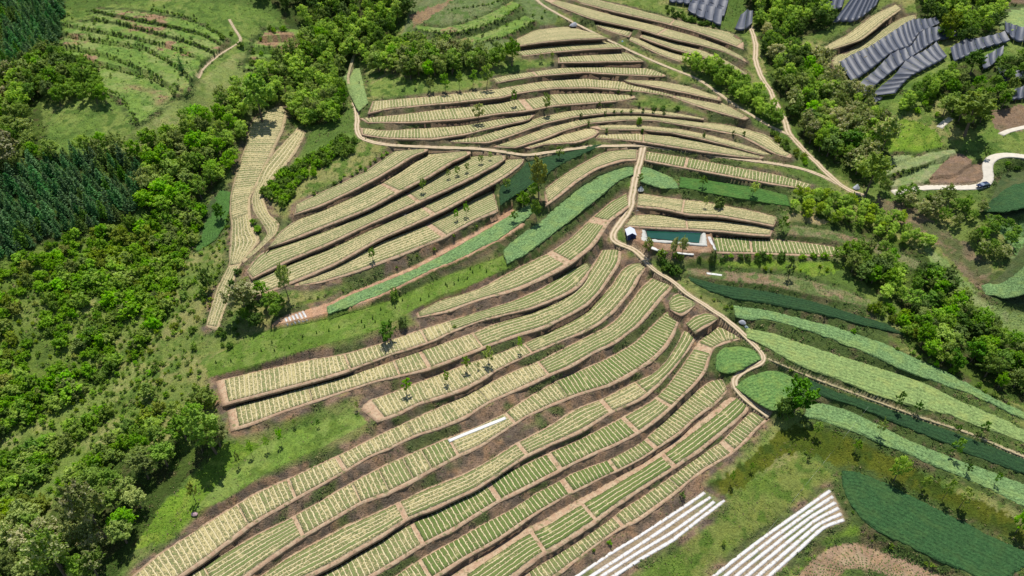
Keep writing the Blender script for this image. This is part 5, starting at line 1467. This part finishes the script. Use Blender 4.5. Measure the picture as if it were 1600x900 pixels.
sheet('1056,394 1070,396 1084,397', 1.2, 'pale slab of plastic below the pond, right piece of two', 'plastic_sheet', .08, m_white, cat='plastic sheet')
sheet('1108,370 1112,380 1117,391', 1.1, 'narrow pale strip of sheeting at the right end of the pond', 'plastic_sheet', .1, m_film, cat='plastic sheet')

# --- pond: lined basin with water
pond = empty('farm_pond', tuple(POND_OUT.mean(0)))
tag(pond, 'small square cornered pond of dark green water with crumpled white liner', 'pond')
def ring_pts(c4, n):
    out = []
    for i in range(4):
        a, b_ = c4[i], c4[(i + 1) % 4]
        out += [a + (b_ - a) * k / n for k in range(n)]
    return np.array(out)
n_ = 40
cen = POND_OUT.mean(0)
lev = []
ro = ring_pts(POND_OUT, n_); ri = ring_pts(POND_IN, n_)
j = np.arange(len(ro))
for f_, dz in [(-.06, -.75), (-.03, -.15), (.0, .0), (.35, .10), (.65, .05), (.85, -.25), (1.0, -.6), (1.25, -1.2)]:
    p = ro + (ri - ro) * f_
    p[:, 2] = pz + .2 + dz * .8 + .2 * (vnoise(p[:, 0], p[:, 1], .9, 511) - .5)
    p[:, 0] += .5 * (fbm(j * 1.0, j * 0 + 7 + f_, 3, 513) - .5) * (1 if f_ < 1.2 else 0); p[:, 1] += .5 * (fbm(j * 1.0, j * 0 + 50 + f_, 3, 515) - .5)
    lev.append(p)
lev = np.array(lev) - cen
a = np.arange(lev.shape[0] * lev.shape[1]).reshape(lev.shape[:2]); nx = np.roll(a, -1, 1)
fc = np.stack([a[:-1].ravel(), nx[:-1].ravel(), nx[1:].ravel(), a[1:].ravel()], 1)
m_liner = simple_mat('pond_liner', (.40, .40, .36), .6, .35, 1.8, .6, .3)
lo_ = mesh_np('liner', lev.reshape(-1, 3), fc, m_liner); lo_.parent = pond
m_water, t, b = new_mat('pond_water')
nw = noise_n(t, .4, 3)
t.links.new(mix_n(t, nw, (.008, .045, .032), (.016, .07, .046)), b.inputs['Base Color'])
b.inputs['Roughness'].default_value = .12; b.inputs['Specular IOR Level'].default_value = .35
wv = ri + (ri - ro) * .15; wv[:, 2] = pz - .05
wc = np.vstack([wv, wv.mean(0)[None]]) - cen
q = len(wv)
me = bpy.data.meshes.new('water'); me.from_pydata([tuple(v) for v in wc], [], [(k, (k + 1) % q, q) for k in range(q)]); me.update(); me.materials.append(m_water)
wo = bpy.data.objects.new('water', me); COL.objects.link(wo); wo.parent = pond

# --- blue tent hut
p = at_px(986.5, 374)
hut = empty('tent_hut', (p[0], p[1], p[2]), 0.05)
tag(hut, 'small blue walled tent hut with white gable roof beside the pond', 'hut')
W, D_, H_, RZ = 2.9, 3.6, 1.75, 2.55
bm = bmesh.new(); y0 = .0
for (x0, y0_, x1, y1_) in [(-W/2, 0, W/2, 0), (W/2, 0, W/2, D_), (W/2, D_, -W/2, D_), (-W/2, D_, -W/2, 0)]:
    pts = [(x0, y0_, -.4), (x1, y1_, -.4), (x1, y1_, H_), (x0, y0_, H_)]
    if y0_ == y1_: pts.insert(3, (0, y0_, RZ))
    bm.faces.new([bm.verts.new(v) for v in pts])
bmesh.ops.remove_doubles(bm, verts=bm.verts, dist=.001)
bm_obj('wall', bm, m_blue, hut)
bm = bmesh.new()
for s in (-1, 1):
    e0, e1 = s * (W / 2 + .18), H_ - .14
    vs = [(0, -.22, RZ + .06), (e0, -.22, e1), (e0, D_ + .22, e1), (0, D_ + .22, RZ + .06)]
    a = [bm.verts.new(v) for v in vs]; c = [bm.verts.new((v[0], v[1], v[2] - .05)) for v in vs]
    bm.faces.new(a); bm.faces.new(c[::-1])
    for k in range(4): bm.faces.new((a[k], c[k], c[(k + 1) % 4], a[(k + 1) % 4]))
bm_obj('roof', bm, m_sheet, hut)
bm = bmesh.new(); add_box(bm, (0.15, -.03, .72), (.85, .05, 1.6)); bm_obj('door', bm, simple_mat('dark_door_flap', (.006, .012, .05), .8), hut)
for sx in (-1, 1):
    bm = bmesh.new(); add_cyl(bm, (sx * (W / 2 - .02), -.06, -.2), (sx * (W / 2 - .02), -.06, H_), .035); bm_obj('corner_pole', bm, m_metal, hut)

# --- tarpaulin heaps
def heap(x, y, sx, sy, h, mat, name, label, cat, seed, rz=0.0, peak=.5):
    p = at_px(x, y)
    u, v = np.meshgrid(np.linspace(0, 2 * math.pi, 29)[:-1], np.linspace(0, 1, 9))
    r = np.sin(v * math.pi / 2) ** .8
    ca, sa = math.cos(rz), math.sin(rz)
    X = r * np.cos(u) * sx; Y = r * np.sin(u) * sy
    Z = h * (1 - r ** (1 + 1.6 * peak)) + .3 * h * (vnoise(X, Y, .6, seed) - .5) * (1 - r * .6) - .12 * (v == 1)
    q = np.stack([X * ca - Y * sa, X * sa + Y * ca, Z], -1)
    q[..., :2] *= (1 + .18 * (vnoise(np.cos(u) * 2 + 5, np.sin(u) * 2 + 5, .8, seed + 1) - .5))[..., None]
    a = np.arange(q.shape[0] * q.shape[1]).reshape(q.shape[:2]); nx = np.roll(a, -1, 1)
    o = mesh_np(name, q.reshape(-1, 3), np.stack([a[:-1].ravel(), nx[:-1].ravel(), nx[1:].ravel(), a[1:].ravel()], 1), mat, smooth=False)
    o.location = p
    tag(o, label, cat)
heap(897, 40, 2.0, 1.3, 1.5, m_tarp, 'tarpaulin_heap', 'rounded heap under grey tarpaulin at the head of the topmost terrace', 'covered heap', 521)
heap(1001, 297, 1.25, 1.0, 1.5, m_white, 'tarpaulin_heap', 'white tarpaulin bundle beside the dirt track under the crop', 'covered heap', 525, .3, .2)
heap(1160, 504, 1.15, .8, 1.0, m_tarp, 'tarpaulin_heap', 'grey covered heap beside the ridge track at the widest crop strip', 'covered heap', 529, -.6)
heap(1166, 511, .7, .5, .5, simple_mat('faded_blue_sheet', (.22, .28, .30), .6, .2, 2), 'fallen_sheet', 'faded bluish sheet slumped against the grey heap by the track', 'sheet', 533, -.6)
heap(1338, 294, 1.3, 1.0, 1.6, simple_mat('pale_grey_tarp', (.46, .48, .52), .5, .2, 2), 'tarpaulin_heap', 'pale grey tarpaulin heap in tree shade beside the dirt track', 'covered heap', 537, .2, .2)
heap(972.5, 65, .45, .3, .5, simple_mat('light_blue_sack', (.45, .60, .72), .6), 'sack', 'tiny light blue sack lying on the diagonal grass bank', 'sack', 541)
heap(304, 803, .75, .6, .55, simple_mat('faded_pink_cloth', (.42, .28, .30), .8), 'cloth_bundle', 'faded pink cloth bundle on bright grass near the bottom left wood', 'bundle', 545)
heap(1494, 84, .8, .6, .6, m_white, 'tarpaulin_heap', 'small white bundle between two black nets', 'covered heap', 549)

# --- black shade nets on posts, panel by panel
m_net, t, b = new_mat('shade_net')
nn = noise_n(t, 1.2, 3); nf = noise_n(t, 9, 2)
t.links.new(mix_n(t, nn, (.034, .040, .057), (.072, .083, .113)), b.inputs['Base Color'])
b.inputs['Roughness'].default_value = .5; b.inputs['Specular IOR Level'].default_value = .35
bump_n(t, nf, .3, .06, b)
def net(label, up, lo, n, pale=False, hgt=2.1):
    st = level_strip(P(up), P(lo), n=n + 1)
    root = empty('shade_net', tuple(.5 * (st['u'][n // 2] + st['l'][n // 2])))
    org = np.array(root.location)
    for e in ('u', 'l'):
        st[e][:, 2] = ground(st[e][:, 0], st[e][:, 1]) + hgt * (1.15 if e == 'u' else 1.0)
    for k in range(n):
        a, b_, c, d = st['u'][k], st['u'][k + 1], st['l'][k + 1], st['l'][k]
        m = 9
        s_, r_ = np.meshgrid(np.linspace(.022, .978, m), np.linspace(0, 1, m), indexing='ij')
        q = (a * (1 - s_)[..., None] + b_ * s_[..., None]) * (1 - r_)[..., None] + (d * (1 - s_)[..., None] + c * s_[..., None]) * r_[..., None]
        sag = (.5 + .25 * random.random())
        q[..., 2] -= sag * 4 * s_ * (1 - s_) * (.75 + .25 * 4 * r_ * (1 - r_)) + .10 * 4 * r_ * (1 - r_)
        q[..., 2] += .1 * (vnoise(q[..., 0], q[..., 1], .9, 560) - .5)
        drop = q[:, -1:].copy(); drop[:, :, 2] -= .55                # the lower hem hangs down
        q = np.concatenate([q, drop], 1)
        o = mesh_np('net_panel', (q - org).reshape(-1, 3), grid_faces(*q.shape[:2]), m_net); o.parent = root
    for k in range(0, n + 1):
        for e in ('u', 'l'):
            if e == 'u' and k % 2: continue
            p = st[e][k] - org
            bm = bmesh.new(); add_cyl(bm, (p[0], p[1], p[2] - hgt * 1.15 - .3), (p[0], p[1], p[2] + .04), .05, 6); bm_obj('post', bm, m_post, root)
    tag(root, label, 'shade net', 'black shade nets over the upper right terraces')
net('longest black shade net row beside the lower pale striped field', '1306,111 1356,88 1394,64 1420,47 1459,37', '1332,127 1364,109 1388,92 1422,74 1434,57 1465,43', 17)
net('second of three long black shade net rows', '1330,144 1364,120 1386,101 1420,84 1431,67 1454,56 1491,58', '1351,150 1390,119 1412,102 1439,82 1461,68 1494,61', 16)
net('third and lowest of the long black shade net rows', '1360,150 1394,126 1412,105 1442,90 1457,81', '1396,152 1420,127 1446,111 1477,94', 11)
net('black shade net row right of the long three, curving along its bank', '1480,86 1504,73 1525,72 1562,67', '1489,98 1512,89 1531,81 1573,74', 8)
net('short black shade net between the dark oval tree and the right edge trees', '1526,104 1545,93 1562,86', '1534,112 1545,108 1564,91', 3)
net('black shade net pieces at the right edge, below the corner field', '1563,49 1580,60 1608,66', '1565,58 1580,70 1608,76', 4)
net('black shade net scrap almost hidden under the right edge trees', '1553,118 1575,120 1606,121', '1560,128 1580,128 1606,127', 3)
net('lowest black shade net scrap at the right edge, above the brown plot', '1573,153 1590,146 1608,146', '1578,159 1592,157 1608,156', 3)
net('greyish net rag at the lower tip of the three long rows', '1356,153 1366,157', '1366,164 1376,160', 2)
net('top net row of the left group, at the top edge', '1045,-3 1062,-2 1080,2', '1045,4 1062,6 1078,8', 3)
net('upper right net row of the left group, cut by the top edge', '1086,-4 1110,-2 1138,2', '1084,2 1110,6 1136,11', 4)
net('middle net row of the left group, in front of the upper one', '1081,2 1100,7 1136,14', '1078,11 1100,18 1132,24', 4)
net('lowest net row of the left group, in front of the middle one', '1076,14 1095,17 1128,26', '1074,19 1095,27 1127,37', 4)
net('stray net standing apart at the right end of the left group', '1155,34 1166,29 1174,29', '1148,45 1163,46 1175,38', 2)
net('net row at the top edge above the pale fields, left part', '1268,-4 1300,-2 1320,-3', '1272,5 1296,14 1316,10', 5)
net('net row at the top edge above the pale fields, right part', '1330,8 1350,2 1375,-3', '1304,26 1340,22 1370,6', 7)

# --- dark blue car on the pale road
q0, q1 = at_px(1530, 292), at_px(1541, 288)
rz = math.atan2(q1[1] - q0[1], q1[0] - q0[0])
pc = at_px(1535.5, 292)
car = empty('parked_car', tuple(pc + np.array([0, 0, .0])), rz + math.pi)
car.location.z = float(ground(pc[0], pc[1])[0]) + .10
tag(car, 'dark blue car with shiny roof on the pale road before the bend', 'car')
m_car, t, b = new_mat('car_paint'); b.inputs['Base Color'].default_value = (.02, .03, .075, 1); b.inputs['Metallic'].default_value = .4; b.inputs['Roughness'].default_value = .25
m_glass, t, b = new_mat('car_glass'); b.inputs['Base Color'].default_value = (.35, .42, .5, 1); b.inputs['Metallic'].default_value = .6; b.inputs['Roughness'].default_value = .15
m_tyre = simple_mat('tyre', (.02, .02, .02), .9); m_rim = simple_mat('rim', (.5, .5, .52), .3)
m_lamp, t, b = new_mat('lamp_glass'); b.inputs['Base Color'].default_value = (.8, .8, .82, 1); b.inputs['Roughness'].default_value = .1
m_red, t, b = new_mat('rear_lamp'); b.inputs['Base Color'].default_value = (.5, .02, .02, 1)
bm = bmesh.new()
prof = [(2.25, .35), (2.3, .62), (2.15, .82), (1.15, .98), (-1.75, 1.0), (-2.15, .92), (-2.22, .6), (-2.15, .35)]
def shell(bm, prof, w, inset):
    rows = []
    for y, k in ((-w / 2, .96), (-w / 2 + inset, 1), (w / 2 - inset, 1), (w / 2, .96)):
        rows.append([bm.verts.new((x * k, y, z if k == 1 else .35 + (z - .35) * .94)) for x, z in prof])
    for r0, r1 in zip(rows[:-1], rows[1:]):
        for i in range(len(prof)):
            j = (i + 1) % len(prof); bm.faces.new((r0[i], r0[j], r1[j], r1[i]))
    bm.faces.new(rows[0]); bm.faces.new(rows[-1][::-1])
shell(bm, prof, 1.82, .12); bm_obj('body', bm, m_car, car)
bm = bmesh.new(); shell(bm, [(1.1, .97), (.35, 1.46), (-1.35, 1.5), (-1.95, .98)], 1.62, .14); bm_obj('window', bm, m_glass, car)
bm = bmesh.new(); add_box(bm, (-.5, 0, 1.50), (1.75, 1.3, .06)); bm_obj('roof', bm, m_car, car)
for sx in (1.4, -1.4):
    for sy in (-.82, .82):
        bm = bmesh.new(); add_cyl(bm, (sx, sy - .11, .33), (sx, sy + .11, .33), .33, 16); wh = bm_obj('wheel', bm, m_tyre, car)
        bm = bmesh.new(); s = 1 if sy > 0 else -1; add_cyl(bm, (sx, sy + s * .10, .33), (sx, sy + s * .125, .33), .2, 12); bm_obj('rim', bm, m_rim, wh)
for sy in (-.6, .6):
    bm = bmesh.new(); add_box(bm, (2.2, sy, .72), (.16, .36, .13)); bm_obj('headlight', bm, m_lamp, car)
    bm = bmesh.new(); add_box(bm, (-2.16, sy, .78), (.12, .34, .14)); bm_obj('rear_lamp', bm, m_red, car)
    bm = bmesh.new(); add_box(bm, (.75, sy * 1.62, 1.02), (.2, .14, .13)); bm_obj('mirror', bm, m_car, car)

# --- slender poles on the terraces and the thin overhead wire
def pole(x, yb, yt, label, r=.06):
    p = at_px(x, yb); d = rays([[x, yt]])[0]; h = max(1.5, CAM[2] + d[2] * p[1] / d[1] - p[2])
    o = empty('pole', tuple(p)); tag(o, label, 'pole')
    bm = bmesh.new(); add_cyl(bm, (0, 0, -.4), (0, 0, h), r, 8, r * .7); bm_obj('shaft', bm, m_metal, o)
    bm = bmesh.new(); add_box(bm, (0, 0, h - .25), (.9, .07, .07)); bm_obj('crossbar', bm, m_metal, o)
    return p + np.array([0, 0, h])
pole(635, 347, 335, 'thin pole standing on the fourth left centre terrace', .05)
pole(994, 342, 328, 'thin pale pole beside the dirt track above the pond', .05)
w0_, w1_ = at_px(1363, 627) + np.array([0, 0, 5.0]), at_px(1213, 812) + np.array([0, 0, 5.0])
w0_ = plane_hit(np.array([[1372., 616.]]), w0_[2])[0]; w1_ = plane_hit(np.array([[1150., 890.]]), w1_[2] - 2)[0]
s = np.linspace(0, 1, 30)[:, None]
wp = w0_ * (1 - s) + w1_ * s; wp[:, 2] -= (1.2 * 4 * s * (1 - s))[:, 0]
bm = bmesh.new()
for a_, b_ in zip(wp[:-1], wp[1:]): add_cyl(bm, a_, b_, .013, 5)
bmesh.ops.remove_doubles(bm, verts=bm.verts, dist=.02)
o = bm_obj('overhead_wire', bm, simple_mat('wire', (.45, .45, .45), .5), None); tag(o, 'thin pale overhead wire sagging across the olive meadow to the pale crop strips', 'wire')

# --- rows of young plants on the ploughed plot
f_ = [l for l in LEVELS if l['kind'] == 'ploughed'][0]
rg = np.random.default_rng(77)
pts = []
n1_ = int(f_['len'] / 1.0)
for k in range(n1_):
    tt_ = (k + .5) / n1_
    a = at_t(f_['u'], [tt_])[0]; b_ = at_t(f_['l'], [tt_])[0]
    m = int(np.linalg.norm(a - b_) / .6)
    for j_ in range(m):
        if rg.random() < .85: pts.append(a + (b_ - a) * ((j_ + .5) / m) + rg.normal(size=3) * [.07, .07, 0])
for l in LEVELS:
    if l['kind'] != 'stubble': continue
    n1_ = int(l['len'] / .8)
    for k in range(n1_):
        a = at_t(l['u'], [(k + .5) / n1_])[0]; b_ = at_t(l['l'], [(k + .5) / n1_])[0]
        m = int(np.linalg.norm(a - b_) / .8)
        for j_ in range(m):
            if rg.random() < .7: pts.append(a + (b_ - a) * ((j_ + .5) / m) + rg.normal(size=3) * [.12, .12, 0])
pts = np.array(pts); pts[:, 2] = ground(pts[:, 0], pts[:, 1])
cn = np.repeat(pts, 4, 0) + rg.normal(size=(len(pts) * 4, 3)) * [.1, .1, .04] + [0, 0, .12]
v, f = quads(cn, rg.normal(size=cn.shape) * .6 + [0, 0, 1], rg.uniform(.16, .34, len(cn)), rg)
o = mesh_np('young_plants', v, f, m_low, np.repeat(np.tile([.09, .17, .03], (len(cn), 1)) * rg.uniform(.6, 1.3, (len(cn), 1)), 4, 0), smooth=False)
tag(o, kind='stuff')
